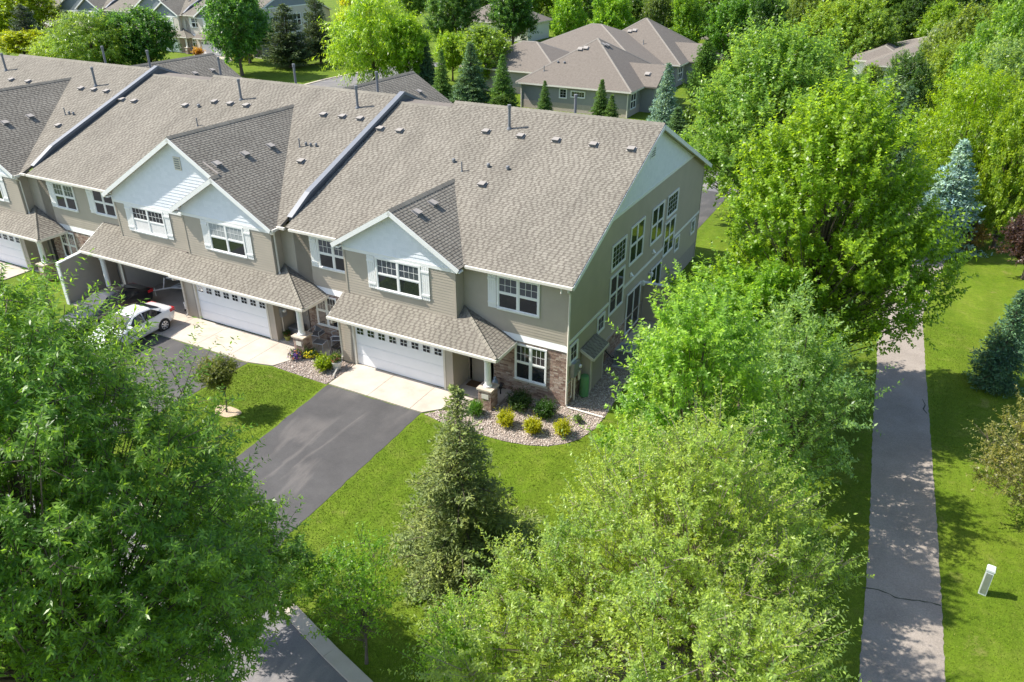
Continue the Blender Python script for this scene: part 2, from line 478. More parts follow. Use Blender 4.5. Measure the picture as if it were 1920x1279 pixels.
# ------------------------------------------------------------------ the setting: ground, street, drives, path
def sheet(name, pts, z, mat, kind='structure', parent=None):
    mb = MB(); mb.poly([(x, y, z) for x, y in pts])
    o = mb.build(name, mat, parent); o['kind'] = kind
    return o

def wavy(pts, step=0.35, amp=0.03, seed=1, closed=True):
    """polygon with slightly ragged edges"""
    rg = random.Random(seed); out = []
    for i in range(len(pts)):
        a = Vector(pts[i]).to_2d(); b = Vector(pts[(i + 1) % len(pts)]).to_2d()
        n = max(1, int((b - a).length / step)); d = (b - a)
        nn = Vector((-d.y, d.x)).normalized() if d.length else Vector((0, 0))
        for k in range(n):
            p = a + d * (k / n) + (nn * rg.uniform(-amp, amp) if k else Vector((0, 0)))
            out.append((p.x, p.y))
    return out

gm = MB(); gm.poly([(-900,-500,0),(900,-500,0),(900,1500,0),(-900,1500,0)])
ground = gm.build("ground", M['lawn']); ground['kind'] = 'structure'

street_edge = [(-120,-11.2),(-40,-11.9),(-26,-12.2),(-14.8,-12.5),(-10,-12.9),(-7.8,-13.1),(-3.6,-13.95),(-0.6,-14.9),(1.2,-15.4),(5,-16.8),(11,-20.5),(15,-26),(17,-34)]
street_far = [(9,-34),(7.2,-29),(4,-23.5),(1,-20.9),(-2.2,-19.7),(-6,-19.2),(-14,-18.9),(-40,-18.4),(-120,-17.6)]
sheet("street", street_edge + street_far, 0.005, M['road'])
sheet("driveway", wavy([(-10.08,-3.3),(-5.13,-3.3),(-5.0,-8),(-4.93,-11.6),(-4.3,-13.75),(-8.9,-12.95),(-9.5,-12.2),(-9.58,-9.95)], amp=0.03, seed=3), 0.010, M['asphalt'])
sheet("driveway", wavy([(-26.0,-3.5),(-14.66,-3.55),(-14.85,-8),(-15.0,-12.45),(-26.2,-12.1)], seed=4), 0.010, M['asphalt'])
sheet("driveway", wavy([(-45.5,-3.5),(-34.1,-3.5),(-34.3,-11.9),(-45.6,-11.7)], seed=5), 0.010, M['asphalt'])
# kerb of flat concrete along the street, left out where the drives cross it
def ribbon(name, pts, w, z0, z1, mat, parent=None):
    mb = MB()
    for i in range(len(pts) - 1):
        a = Vector((*pts[i], 0)); b = Vector((*pts[i+1], 0)); d = (b - a); L = d.length; d.normalize()
        mb.obox(a, d, Vector((-d.y, d.x, 0)), (0,0,1), 0.006, L - 0.006, -0.02, w, z0, z1)
    o = mb.build(name, mat, parent); o['kind'] = 'structure'
    return o
ribbon("kerb", [(-4.3,-13.75),(-3.6,-13.95),(-0.6,-14.9),(1.2,-15.4),(5,-16.8),(11,-20.5),(15,-26)], 0.42, -0.05, 0.07, M['concrete'])
ribbon("kerb", [(-14.8,-12.5),(-12.4,-12.7),(-10,-12.9),(-9.0,-13.0)], 0.42, -0.05, 0.07, M['concrete'])
ribbon("kerb", [(-34.3,-12.0),(-30,-12.1),(-26.2,-12.2)], 0.42, -0.05, 0.07, M['concrete'])
# rear street and drives behind the row
sheet("street", [(12,33.5),(12,39.5),(-34,39.5),(-50,41),(-55.5,50),(-56.2,60),(-55.5,80),(-61.5,80),(-62.6,60),(-61.5,46),(-55,36),(-34,33.5)][::-1], 0.005, M['road'])
sheet("driveway", [(-10,22.6),(-1.2,22.6),(-1.2,33.6),(-10,33.6)], 0.010, M['asphalt'])
sheet("driveway", [(-91,53),(-81,55),(-87.2,66.9),(-96.2,66.9)], 0.010, M['asphalt'])
sheet("concrete_apron", [(-96.2,67.0),(-87.2,67.0),(-88.5,69.0),(-97.5,69.0)], 0.012, M['concrete'])
ribbon("kerb", [(12,33.1),(4,33.1),(-1.0,33.1)], 0.4, -0.05, 0.07, M['concrete'])
ribbon("kerb", [(-61.6,46.0),(-62.7,60),(-61.6,80)], 0.4, -0.05, 0.07, M['concrete'])

# asphalt walking path on the right
pl = [(11.9,32),(11.35,24),(10.95,18),(10.9,15.7),(11.4,10),(11.75,4.4),(12.3,-2.5),(12.64,-8.8),(13.1,-18)]
pr = [(15.3,-18),(14.72,-7.7),(14.3,-1),(13.81,5.5),(13.4,11),(13.0,16.85),(13.2,19),(13.7,24),(14.2,32)]
path = sheet("path", wavy(pl[::-1] + pr[::-1], 0.14, 0.022, 8), 0.008, M['path'])
def strip(mb, pts, w, z):
    for i in range(len(pts) - 1):
        a = Vector((*pts[i], z)); b = Vector((*pts[i+1], z)); d = (b - a).normalized(); s = Vector((-d.y, d.x, 0)) * w[i]; s2 = Vector((-d.y, d.x, 0)) * w[i+1]
        mb.quad(a - s, b - s2, b + s2, a + s)
mb = MB()
rg = random.Random(5)
cp = [(12.33 + 2.2*t, -5.15 + 0.33*t + 0.07*math.sin(t*9) + rg.uniform(-.03,.03)) for t in [i/14 for i in range(15)]]
strip(mb, cp, [0.006 + 0.022*abs(math.sin(i*1.3)) for i in range(15)], 0.013)
crack = mb.build("crack", simple("crack_filler", (0.05,0.058,0.035), 0.9, 0.2), path); crack['kind'] = 'structure'
mb = MB(); strip(mb, [(13.66,6.6),(13.5,6.9),(13.56,7.3),(13.42,7.8)], [.02,.03,.02,.01], 0.013)
c2 = mb.build("crack", crack.data.materials[0], path); c2['kind'] = 'structure'

# concrete aprons, cut into slabs by their joints
def slabs(root, rects, z=0.05):
    for pts in rects:
        mb = MB(); mb.slab([(x, y, z) for x, y in pts], (0, 0, -0.09))
        mb.build("concrete_slab", M['concrete'], root)
def apron(label_pts):
    root = bpy.data.objects.new("concrete_apron", None); COL.objects.link(root); root['kind'] = 'structure'
    slabs(root, label_pts)
    return root
def R(x0, x1, y0, y1): return [(x0,y0),(x1,y0),(x1,y1),(x0,y1)]
apron([R(-10.06,-7.93,-3.27,-1.2), R(-7.91,-5.72,-3.27,-1.2), [(-5.70,-3.27),(-5.1,-3.27),(-4.1,-2.25),(-3.62,-1.22),(-5.70,-1.22)]])
apron([R(-25.95,-23.3,-3.48,-1.2), R(-23.28,-20.6,-3.48,-1.2), R(-20.58,-18.2,-3.48,-1.25), R(-18.18,-15.95,-3.48,-1.25), R(-15.93,-14.72,-3.5,-1.25), [(-14.70,-3.5),(-13.42,-3.2),(-13.0,-2.3),(-12.95,-1.95),(-13.2,-1.23),(-14.70,-1.23)]])
apron([R(-27.85,-26.05,-3.2,-.1)])
apron([R(-45.4,-42,-3.48,-1.25), R(-41.98,-38,-3.48,-1.25), R(-37.98,-34.2,-3.48,-1.25)])

# ------------------------------------------------------------------ gravel beds
def in_poly(px, py, poly):
    n = len(poly); r = np.zeros(len(px), bool); j = n - 1
    for i in range(n):
        xi, yi = poly[i]; xj, yj = poly[j]
        c = ((yi > py) != (yj > py)) & (px < (xj - xi) * (py - yi) / ((yj - yi) or 1e-9) + xi)
        r ^= c; j = i
    return r
NPR = np.random.RandomState(11)
def mesh_np(name, V, F, mats, parent=None, inv=None, mi=None):
    """V (n,3), F (m,k) all k-gons"""
    me = bpy.data.meshes.new(name)
    k = F.shape[1]
    me.vertices.add(len(V)); me.vertices.foreach_set("co", V.astype(np.float32).ravel())
    me.loops.add(F.size); me.loops.foreach_set("vertex_index", F.astype(np.int32).ravel())
    me.polygons.add(len(F)); me.polygons.foreach_set("loop_start", np.arange(0, F.size, k, dtype=np.int32))
    try: me.polygons.foreach_set("loop_total", np.full(len(F), k, dtype=np.int32))
    except Exception: pass
    for m in (mats if isinstance(mats, (list, tuple)) else [mats]): me.materials.append(m)
    me.update(calc_edges=True)
    o = bpy.data.objects.new(name, me)
    link(o, parent, inv)
    return o
def gravel_bed(poly, dens, z):
    xs = [p[0] for p in poly]; ys = [p[1] for p in poly]
    bed = sheet("planting_bed", poly, z, M['soil'])
    area = (max(xs)-min(xs))*(max(ys)-min(ys)); n = int(area*dens)
    px = NPR.uniform(min(xs), max(xs), n); py = NPR.uniform(min(ys), max(ys), n)
    k = in_poly(px, py, poly); px, py = px[k], py[k]; n = len(px)
    r = NPR.uniform(0.018, 0.042, n)
    base = np.array([[1,0,0],[-1,0,0],[0,1,0],[0,-1,0],[0,0,1],[0,0,-1]], float)
    fc = np.array([[0,2,4],[2,1,4],[1,3,4],[3,0,4],[2,0,5],[1,2,5],[3,1,5],[0,3,5]])
    an = NPR.uniform(0, 6.28, n); c, s = np.cos(an), np.sin(an)
    st = NPR.uniform(.7, 1.4, (n, 3)); st[:, 2] *= .65
    V = base[None] * st[:, None] * r[:, None, None] * NPR.uniform(.8, 1.2, (n, 6, 1))
    X = V[..., 0]*c[:, None] - V[..., 1]*s[:, None] + px[:, None]
    Y = V[..., 0]*s[:, None] + V[..., 1]*c[:, None] + py[:, None]
    Z = V[..., 2] + z + r[:, None]*.35
    V = np.stack([X, Y, Z], -1).reshape(-1, 3)
    F = (fc[None] + (np.arange(n)*6)[:, None, None]).reshape(-1, 3)
    o = mesh_np("gravel", V, F, M['pebble'], bed); o['kind'] = 'stuff'
    return bed
bedE = [(-4.98,-3.3),(-3.9,-3.5),(-3.3,-3.4),(-2.2,-3.5),(-1.04,-3.45),(-0.1,-3.25),(.59,-2.95),(1.1,-2.5),(1.5,-1.95),(1.78,-.9),(1.8,0),(1.65,3),(1.5,6.4),(0.03,6.4),(.03,-.03),(-2.55,-.05),(-2.6,-1.2),(-3.58,-1.24),(-4.05,-2.28)]
gravel_bed(bedE, 520, 0.012)
bedM = [(-13.38,-3.22),(-12.2,-3.26),(-10.15,-3.33),(-10.1,-1.3),(-10.9,-1.3),(-12.0,-1.45),(-12.9,-2.0),(-12.98,-2.3)]
gravel_bed(bedM, 520, 0.012)
mb = MB()
for k in range(1): mb.poly([( -12.42+0.62*math.cos(a)*(1+.18*math.sin(3*a)), -7.02+0.42*math.sin(a)*(1+.15*math.cos(2*a)), 0.012) for a in [i*math.pi/12 for i in range(24)]])
mr_ = mb.build("mulch_ring", M['wood']); mr_['kind'] = 'structure'

M['blade'] = island_mat('grass_blade', [(0,(0.070,0.125,0.006)), (.5,(0.112,0.178,0.010)), (.93,(0.155,0.21,0.018)), (1,(0.24,0.24,0.07))], .7, .1, 5, .25)
# short grass standing on the nearer lawns
def grass(name, poly, n, holes=(), seed=1, hgt=.038):
    rs = np.random.RandomState(seed)
    xs = [p[0] for p in poly]; ys = [p[1] for p in poly]
    px = rs.uniform(min(xs), max(xs), n*2); py = rs.uniform(min(ys), max(ys), n*2)
    k = in_poly(px, py, poly)
    for h in holes: k &= ~in_poly(px, py, h)
    px, py = px[k][:n], py[k][:n]; m = len(px)
    an = rs.uniform(0, 6.28, m); tl = rs.uniform(.15, .75, m); h = hgt*rs.uniform(.5, 1.3, m); w = rs.uniform(.008, .018, m)
    dx, dy = np.cos(an), np.sin(an)
    z0 = np.zeros(m) - .005
    A = np.stack([px - dy*w, py + dx*w, z0], -1); B = np.stack([px + dy*w, py - dx*w, z0], -1)
    T = np.stack([px + dx*tl*h, py + dy*tl*h, h*np.sqrt(1-.6*tl**2)], -1)
    V = np.stack([A, B, T], 1).reshape(-1, 3); F = np.arange(m*3).reshape(-1, 3)
    o = mesh_np(name, V, F, M['blade']); o['kind'] = 'stuff'
    return o

grass("grass", [(-5.05,-3.5),(-3.3,-3.55),(-1,-3.6),(.7,-3.05),(1.6,-2.0),(1.9,-.1),(4.5,2),(6.5,-4),(5.5,-11),(7,-16.5),(1.3,-15.3),(-.5,-14.75),(-4.2,-13.6),(-4.85,-11.6),(-4.95,-8)], 75000, seed=3)
grass("grass", [(-14.55,-3.65),(-13.4,-3.35),(-10.2,-3.42),(-9.7,-9.9),(-9.6,-12.3),(-14.75,-12.3)], 30000, holes=[[(-12.42+.62*math.cos(a),-7.02+.42*math.sin(a)) for a in [i*math.pi/8 for i in range(16)]]], seed=4)
grass("grass", [(4.5,-14),(12.95,-14),(12.6,-8.8),(12.25,-2.5),(11.7,4.4),(11.3,10),(10.85,16),(4,16),(4.5,2)], 50000, seed=5)
grass("grass", [(14.75,-9),(19,-9),(23,16),(13.1,16.8),(13.5,11),(13.9,5.5),(14.4,-1)], 55000, seed=6)

# ------------------------------------------------------------------ building pieces
def window(root, inv, o, u, n, w, h, cols=2, sash=True, grid=(3, 2), grid_all=False, mats=None, casing=0.085, sill=True, wall_off=0.012):
    """framed window standing proud of the wall; o = lower left outer corner, u along, n outward"""
    o = Vector(o) + Vector(n) * wall_off; u = Vector(u); n = Vector(n); v = Vector((0, 0, 1))
    fr = MB(); B = lambda a0,a1,b0,b1,c0,c1: fr.obox(o,u,v,n,a0,a1,b0,b1,c0,c1)
    bt = casing * (1.15 if sill else 1)
    B(0, casing, 0, h, 0, .05); B(w-casing, w, 0, h, 0, .05)
    B(casing, w-casing, h-casing, h, 0, .05); B(casing, w-casing, 0, bt, 0, .065 if sill else .05)
    if sill: B(-.03, w+.03, bt*.72, bt, .065, .10)
    mull = .085; cw = (w - 2*casing - (cols-1)*mull) / cols
    for c in range(1, cols):
        x = casing + c*cw + (c-1)*mull
        B(x, x+mull, bt, h-casing, 0, .043)
    panes = []; mts = []
    b0, b1 = bt, h - casing; rail = .05; sf = .035
    for c in range(cols):
        x0 = casing + c*(cw+mull); x1 = x0 + cw
        cells = [(b0, (b0+b1)/2 - rail/2, False), ((b0+b1)/2 + rail/2, b1, True)] if sash else [(b0, b1, True)]
        if sash: B(x0, x1, (b0+b1)/2 - rail/2, (b0+b1)/2 + rail/2, 0, .038)
        for (q0, q1, up) in cells:
            B(x0, x0+sf, q0, q1, 0, .03); B(x1-sf, x1, q0, q1, 0, .03)
            B(x0+sf, x1-sf, q0, q0+sf, 0, .03); B(x0+sf, x1-sf, q1-sf, q1, 0, .03)
            panes.append((x0+sf, x1-sf, q0+sf, q1-sf, up))
            if grid and (up or grid_all): mts.append((x0+sf, x1-sf, q0+sf, q1-sf))
    wo = fr.build("window", M['trim'], root, inv)
    for i, (x0,x1,q0,q1,up) in enumerate(panes):
        pm = MB(); pm.obox(o,u,v,n,x0,x1,q0,q1,.004,.016)
        mt = M['glass']
        if mats: mt = M[mats[1 if up else 0]]
        pm.build("pane", mt, wo)
    if mts:
        mm = MB(); t = .0085
        for (x0,x1,q0,q1) in mts:
            for i in range(1, grid[0]):
                x = x0 + (x1-x0)*i/grid[0]; mm.obox(o,u,v,n,x-t,x+t,q0,q1,.0165,.024)
            for i in range(1, grid[1]):
                q = q0 + (q1-q0)*i/grid[1]; mm.obox(o,u,v,n,x0,x1,q-t,q+t,.0245,.028)
        mm.build("muntin", M['trim'], wo)
    return wo

def shutter(root, inv, o, u, n, w, h):
    o = Vector(o) + Vector(n)*.022; u = Vector(u); n = Vector(n); v = Vector((0,0,1)); mb = MB()
    k = 4; g = .012; bw = (w - g*(k-1))/k
    for i in range(k): mb.obox(o,u,v,n, i*(bw+g), i*(bw+g)+bw, 0, h, 0, .022)
    for q in (.12*h, .82*h): mb.obox(o,u,v,n, .0, w, q, q+.09, .0225, .045)
    return mb.build("shutter", M['trim'], root, inv)

class Roof:
    """roof planes of one house: a deck (part) and the shingles on it (sub-part)"""
    def __init__(s, exp=0.14): s.deck = MB(); s.sh = MB(); s.exp = exp; s.single = []
    def plane(s, pts, seed=0, tabs=True, thick=0.13, single=False):
        pts = [Vector(p) for p in pts]
        u = (pts[1] - pts[0]).normalized()
        n = (pts[1] - pts[0]).cross(pts[2] - pts[0]).normalized()
        if n.z < 0: n = -n
        v = n.cross(u)
        if v.z < 0: u = -u; v = n.cross(u)
        m = len(pts)
        bot = [p - n*thick for p in pts]
        fs = [tuple(range(m)), tuple(range(2*m-1, m-1, -1))] + [(i, i+m, (i+1)%m+m, (i+1)%m) for i in range(m)]
        b = len(s.deck.v); s.deck.v.extend([tuple(p) for p in pts+bot])
        for k, f in enumerate(fs): s.deck.f.append([b+i for i in f]); s.deck.m.append(1 if k == 1 else 0)
        if tabs:
            poly = [((p-pts[0]).dot(u), (p-pts[0]).dot(v)) for p in pts]
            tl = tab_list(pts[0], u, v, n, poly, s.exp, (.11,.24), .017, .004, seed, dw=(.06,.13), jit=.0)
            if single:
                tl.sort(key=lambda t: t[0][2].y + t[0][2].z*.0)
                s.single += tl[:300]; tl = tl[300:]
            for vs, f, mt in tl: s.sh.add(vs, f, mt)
    def cap(s, p0, p1, w=0.15):
        """ridge or hip caps"""
        p0, p1 = Vector(p0), Vector(p1); d = p1-p0; L = d.length; d.normalize()
        side = d.cross(Vector((0,0,1))).normalized(); up = side.cross(d)
        k = 0.0; rg = random.Random(int(L*97))
        while k < L - .02:
            e = min(k+.2, L); a = p0+d*k; b = p0+d*e
            t0, t1 = .055+.012*rg.random(), .04
            s.sh.add([a+up*t0, b+up*t1, a+side*w-Vector((0,0,.06)), b+side*w-Vector((0,0,.075)), a-side*w-Vector((0,0,.06)), b-side*w-Vector((0,0,.075))],
                     [(0,1,3,2),(1,0,4,5),(0,2,4)], 0)
            k = e
    def build(s, root, inv):
        d = s.deck.build("roof", [M['deck'], M['cream']], root, inv)
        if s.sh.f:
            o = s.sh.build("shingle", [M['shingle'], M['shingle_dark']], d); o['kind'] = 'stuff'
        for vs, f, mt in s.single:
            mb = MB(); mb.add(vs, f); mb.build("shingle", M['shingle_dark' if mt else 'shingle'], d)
        return d

def brick_face(parts, o, u, n, rects, seed=0):
    for i, (a0,a1,b0,b1) in enumerate(rects):
        parts.extend(tab_list(o, u, (0,0,1), n, [(a0,b0),(a1,b0),(a1,b1),(a0,b1)], .075, (.19,.215), .014, .014, seed+i, dark=0, gap=.012))

def add_tabs(name, tl, mats, root, inv=None, kind='stuff'):
    mb = MB()
    for vs, fs, m in tl: mb.add(vs, fs, m)
    return mb.build(name, mats, root, inv, kind=kind)

UX, UY, NX, NY, Z3 = Vector((1,0,0)), Vector((0,1,0)), Vector((1,0,0)), Vector((0,-1,0)), Vector((0,0,1))
MS = 0.4187
def main_z(y): return 5.79 + MS*(y+.45)
def main_y(z): return (z-5.79)/MS - .45

def rake(mb, p0, p1, n, h=.2, t=.03):
    p0, p1 = Vector(p0), Vector(p1); d = (p1-p0); L = d.length; d.normalize(); n = Vector(n)
    dn = d.cross(n); dn = -dn if dn.z > 0 else dn
    mb.obox(p0, d, dn, n, 0, L, .0, h, 0, t)

def roof_vent(root, inv, p, u, v, n, s=.15):
    p, u, v, n = Vector(p), Vector(u), Vector(v), Vector(n); mb = MB()
    mb.obox(p,u,v,n,-s*1.45,s*1.45,-s*1.3,s*1.3,.028,.036,0)
    P = lambda a,b,c: p+u*a+v*b+n*c
    mb.add([P(-s,-s,.036),P(s,-s,.036),P(s,s,.036),P(-s,s,.036),P(-s*1.15,-s*1.25,.17),P(s*1.15,-s*1.25,.17),P(s,s,.10),P(-s,s,.10)],
           [(4,5,6,7)],0)
    mb.add([P(-s,-s,.036),P(s,-s,.036),P(s,s,.036),P(-s,s,.036),P(-s*1.15,-s*1.25,.168),P(s*1.15,-s*1.25,.168),P(s,s,.098),P(-s,s,.098)],
           [(0,1,5,4),(1,2,6,5),(2,3,7,6),(3,0,4,7)],2)  # sides take a darker colour than the sunlit top: shade painted in
    mb.obox(p,u,v,n,-s*.9,s*.9,-s*1.02,-s*1.0,.04,.13,1)
    return mb.build("roof_vent", [M['ventbox'], M['black'], M['pipe']], root, inv)
def vent_pipe(root, inv, p, h=1.15, r=.07):
    p = Vector(p); mb = MB()
    mb.lathe(p+Vector((0,0,-.15)), [(r*1.9,0),(r*1.9,.15),(r*1.15,.26)], 12)
    mb.lathe(p, [(r,0),(r,h-.16),(r*1.25,h-.16),(r*1.35,h),(r*.9,h+.015)], 12)
    return mb.build("vent_pipe", M['pipe'], root, inv)
def flue(root, inv, p, h=.5, r=.032):
    p = Vector(p); mb = MB(); mb.lathe(p+Vector((0,0,-.05)), [(r*2.2,0),(r*1.2,.12),(r,.13),(r,h)], 10)
    return mb.build("thin_flue", M['pipe'], root, inv)
def vent_cap(root, inv, p, r=.085):
    p = Vector(p); mb = MB(); mb.lathe(p+Vector((0,0,-.05)), [(r*.7,0),(r*.7,.1),(r,.1),(r,.2),(r*.55,.24)], 10)
    return mb.build("vent_cap", M['pipe'], root, inv)

FU, FV, FN = Vector((1,0,0)), Vector((0,1,MS)).normalized(), Vector((0,-MS,1)).normalized()
def on_main(x, y): return (x, y, main_z(y))

def gutter(root, inv, a, b, n, name="gutter"):
    a, b = Vector(a), Vector(b); d = (b-a); L = d.length; d.normalize(); mb = MB()
    mb.obox(a, d, Z3, n, 0, L, -.11, .0, 0, .11, 0)
    return mb.build(name, M['fascia'], root, inv)
def downspout(root, inv, pts, w=.045):
    mb = MB(); mb.tube(pts, w, 4)
    return mb.build("downspout", M['fascia'], root, inv)

def garage_door(root, inv, x0, x1, y, seed=0):
    mb = MB(); h = 2.16
    ph = h/4; mb.box(x0-.1, x0, y-.10, y+.02, .05, h+.1); mb.box(x1, x1+.1, y-.10, y+.02, .05, h+.1); mb.box(x0-.1, x1+.1, y-.10, y+.02, h+.1, h+.2)
    d = mb.build("garage_door", M['cream'], root, inv)
    ph = h/4
    for i in range(4):
        p = MB(); p.box(x0+.004, x1-.004, y, y+.05, .055+i*ph+.004, .055+(i+1)*ph-.006)
        p.box(x0+.004, x1-.004, y-.006, y-.001, .055+i*ph+.05, .055+(i+1)*ph-.05) if i < 3 else None
        p.build("panel", M['doorwhite'], d)
    lw = (x1-x0)/8
    for i in range(8):
        cx = x0 + lw*(i+.5); cz = 1.80; w = .195; hh = .17; p = MB()
        p.box(cx-w, cx+w, y-.012, y-.001, cz-hh, cz+hh, 0)
        for sx in (0, 1):
            for sz in (0, 1):
                a0 = cx-w+.02+sx*(w-.005); b0 = cz-hh+.02+sz*(hh-.005)
                p.box(a0, a0+w-.035, y-.018, y-.0125, b0, b0+hh-.035, 1)
        p.build("light", [M['doorwhite'], M['glass']], d)
    return d

def wall_parts(root, inv, boxes):
    mb = MB()
    for b in boxes: mb.box(*b)
    return mb.build("wall", M['wall'], root, inv)

def pier_and_column(root, inv, x, y, zt, seed=0, plaque=True):
    """brick pier with a stone cap carrying a white column"""
    mb = MB(); s = .29; mb.box(x-s, x+s, y-s, y+s, 0, .93)
    pr = mb.build("pier", M['mortar'], root, inv)
    tl = []
    brick_face(tl, (x-s,y-s,0), (1,0,0), (0,-1,0), [(0,2*s,.0,.93)], seed)
    brick_face(tl, (x+s,y-s,0), (0,1,0), (1,0,0), [(0,2*s,.0,.93)], seed+5)
    brick_face(tl, (x-s,y+s,0), (0,-1,0), (-1,0,0), [(0,2*s,.0,.93)], seed+9)
    add_tabs("brick", tl, [M['brick']], pr)
    c = MB(); c.box(x-.36,x+.36,y-.36,y+.36,.932,1.0); c.build("cap", M['stone'], pr)
    if plaque:
        q = MB(); q.box(x-.13,x+.2,y-s-.035,y-s-.018,.55,.78); q.build("plaque", M['cream'], pr)
    q = MB(); q.lathe((x,y,0), [(.19,1.002),(.19,1.07),(.155,1.1),(.145,1.14),(.135,zt-.1),(.165,zt-.06),(.165,zt)], 20)
    q.build("column", M['trim'], root, inv, smooth=False)

def front_unit(root, inv, rf, dx, gable=True, seed=0, win_mats=None, door='tan', e_win=(-3.25,-1.27), single=False):
    """bay over a double garage with a hipped porch roof beside it; dx shifts the end unit's plan"""
    xL, xR, yb = -10.72+dx, -4.87+dx, -.6
    X = lambda x: x+dx
    # bay walls
    wl = MB()
    wl.slab([(xL,yb,2.7),(xR,yb,2.7),(xR,yb,5.86),((xL+xR)/2,yb,5.86+.6*(xR-xL)/2),(xL,yb,5.86)], (0,.1,0))
    wl.box(xR-.1,xR,yb+.1,0,2.7,5.75); wl.box(xL,xL+.1,yb+.1,0,2.7,5.75)
    # garage front walls and returns
    gy = -1.25
    wl.box(X(-10.85),X(-10.12),gy,gy+.12,0,2.62); wl.box(X(-5.14),X(-4.75),gy,gy+.12,0,2.62); wl.box(X(-10.12),X(-5.14),gy,gy+.12,2.36,2.62)
    wl.box(X(-4.87),X(-4.75),gy+.12,.02,0,2.7); wl.box(X(-10.85),X(-10.73),gy+.12,.0,0,2.7)
    w = wl.build("wall", M['wall'], root, inv)
    sd = MB()
    lap(sd, (xL,yb,0), UX, NY, [(0,3.2),(xR-xL,3.2),(xR-xL,5.4),(0,5.4)])
    lap(sd, (xR,yb,0), UY, NX, [(0,3.2),(.6,3.2),(.6,5.75),(0,5.75)])
    lap(sd, (xL,0,0), -UY, -NX, [(0,3.0),(.6,3.0),(.6,5.75),(0,5.75)])
    lap(sd, (X(-5.14),gy,0), UX, NY, [(0,.05),(.39,.05),(.39,2.55),(0,2.55)])
    lap(sd, (X(-10.85),gy,0), UX, NY, [(0,.05),(.63,.05),(.63,2.55),(0,2.55)])
    lap(sd, (X(-4.75),gy,0), UY, NX, [(0,.05),(1.27,.05),(1.27,2.7),(0,2.7)])
    lap(sd, (X(-10.85),0,0), -UY, -NX, [(0,.05),(1.25,.05),(1.25,2.7),(0,2.7)])
    sd.build("siding", M['siding'], w, kind='stuff')
    tr = MB()
    tr.box(xL-.005,xR+.005,yb-.038,yb-.001,5.4,5.55)
    for a in (xL, xR-.09): tr.box(a-.002 if a==xL else a, (a+.09) if a==xL else a+.092, yb-.03, yb-.001, 3.2, 5.4, 1)
    tr.box(X(-4.83),X(-4.745),gy-.03,gy-.001,.05,2.55,1); tr.box(X(-10.9),X(-10.83),gy-.03,gy-.001,.05,2.55,1)
    tr.build("trim_board", [M['trim'], M['siding']], root, inv)
    if gable:
        gable_roof(root, inv, rf, xL, xR, yb, -.95, seed)
    # windows of the bay
    window(root, inv, (X(-8.98),yb,3.82), UX, NY, 2.38, 1.58, grid=(4,2), mats=win_mats or ('glass','shade'))
    shutter(root, inv, (X(-9.42),yb,3.84), UX, NY, .4, 1.55); shutter(root, inv, (X(-6.58),yb,3.84), UX, NY, .4, 1.55)
    garage_door(root, inv, X(-10.02), X(-5.24), gy+.07)
    # porch roof
    ey, ez = -1.84, 2.6
    zz = lambda y: ez+.583*(y-ey)
    xh = X(-2.3)
    rf.plane([(xL-.22,ey,ez),(xh,ey,ez),(xR,0,zz(0)),(xR,yb,zz(yb)),(xL-.22,yb,zz(yb))], seed+31, thick=.1, single=single)
    rf.plane([(xh,ey,ez),(xh,0,ez),(xR,0,zz(0))], seed+32, thick=.1)
    rf.cap((xh,ey,ez+.02),(xR,0,zz(0)+.02), .12)
    gutter(root, inv, (xL-.24,ey,ez-.01), (xh+.03,ey,ez-.01), NY)
    fb = MB(); fb.box(xh-.001,xh+.035,ey,-.0,ez-.16,ez-.005); fb.box(xL-.2,xh-.04,ey+.10,ey+.18,ez-.16,ez-.06); fb.box(xh-.2,xh-.04,ey+.18,-.02,ez-.16,ez-.06)
    fb.slab([(xL-.215,ey,ez-.02),(xL-.215,yb,zz(yb)-.02),(xL-.215,yb,zz(yb)-.2),(xL-.215,ey,ez-.16)], (-.03,0,0))
    fb.build("fascia", M['fascia'], root, inv)
    pier_and_column(root, inv, X(-2.9), -1.51, 2.3, seed)
    # entry
    ew = MB(); ew.box(X(-4.75),X(-3.42),.06,.16,0,2.75)
    ew.build("wall", M['siding'], root, inv)
    d = MB(); d.box(X(-4.66),X(-4.56),.0,.058,.1,2.25); d.box(X(-3.76),X(-3.66),.0,.058,.1,2.25); d.box(X(-4.66),X(-3.66),.0,.058,2.25,2.35)
    d.box(X(-3.6),X(-3.46),.0,.058,.1,2.35)
    do = d.build("front_door", M['trim'], root, inv)
    p = MB(); p.box(X(-4.55),X(-3.77),.03,.057,.12,2.24); p.build("leaf", M['doortan' if door=='tan' else 'doordark'], do)
    for (a,b) in ((.4,1.0),(1.15,2.05)):
        for q in (0,1):
            p = MB(); p.box(X(-4.47)+q*.33,X(-4.19)+q*.33,.02,.0295,a,b); p.build("door_panel", M['doortan' if door=='tan' else 'glass'], do)
    p = MB(); p.lathe((X(-3.86),.0,1.05), [(.0,-.03),(.035,-.02),(.035,.02),(.0,.03)], 8); p.build("handle", M['steel'], do)
    ps = MB(); ps.box(X(-4.74),X(-2.55) if dx==0 else X(-.95),-1.215,-.035,-.05,.085); ps.build("porch_slab", M['concrete'], root, inv)
    # main wall beside the bay, brick below, siding above
    e0, e1 = e_win
    window(root, inv, (X(e0),0,3.9), UX, NY, e1-e0, 1.56, grid=(3,2), mats=('glass','shade'))
    shutter(root, inv, (X(e0)-.42,0,3.92), UX, NY, .38, 1.53)

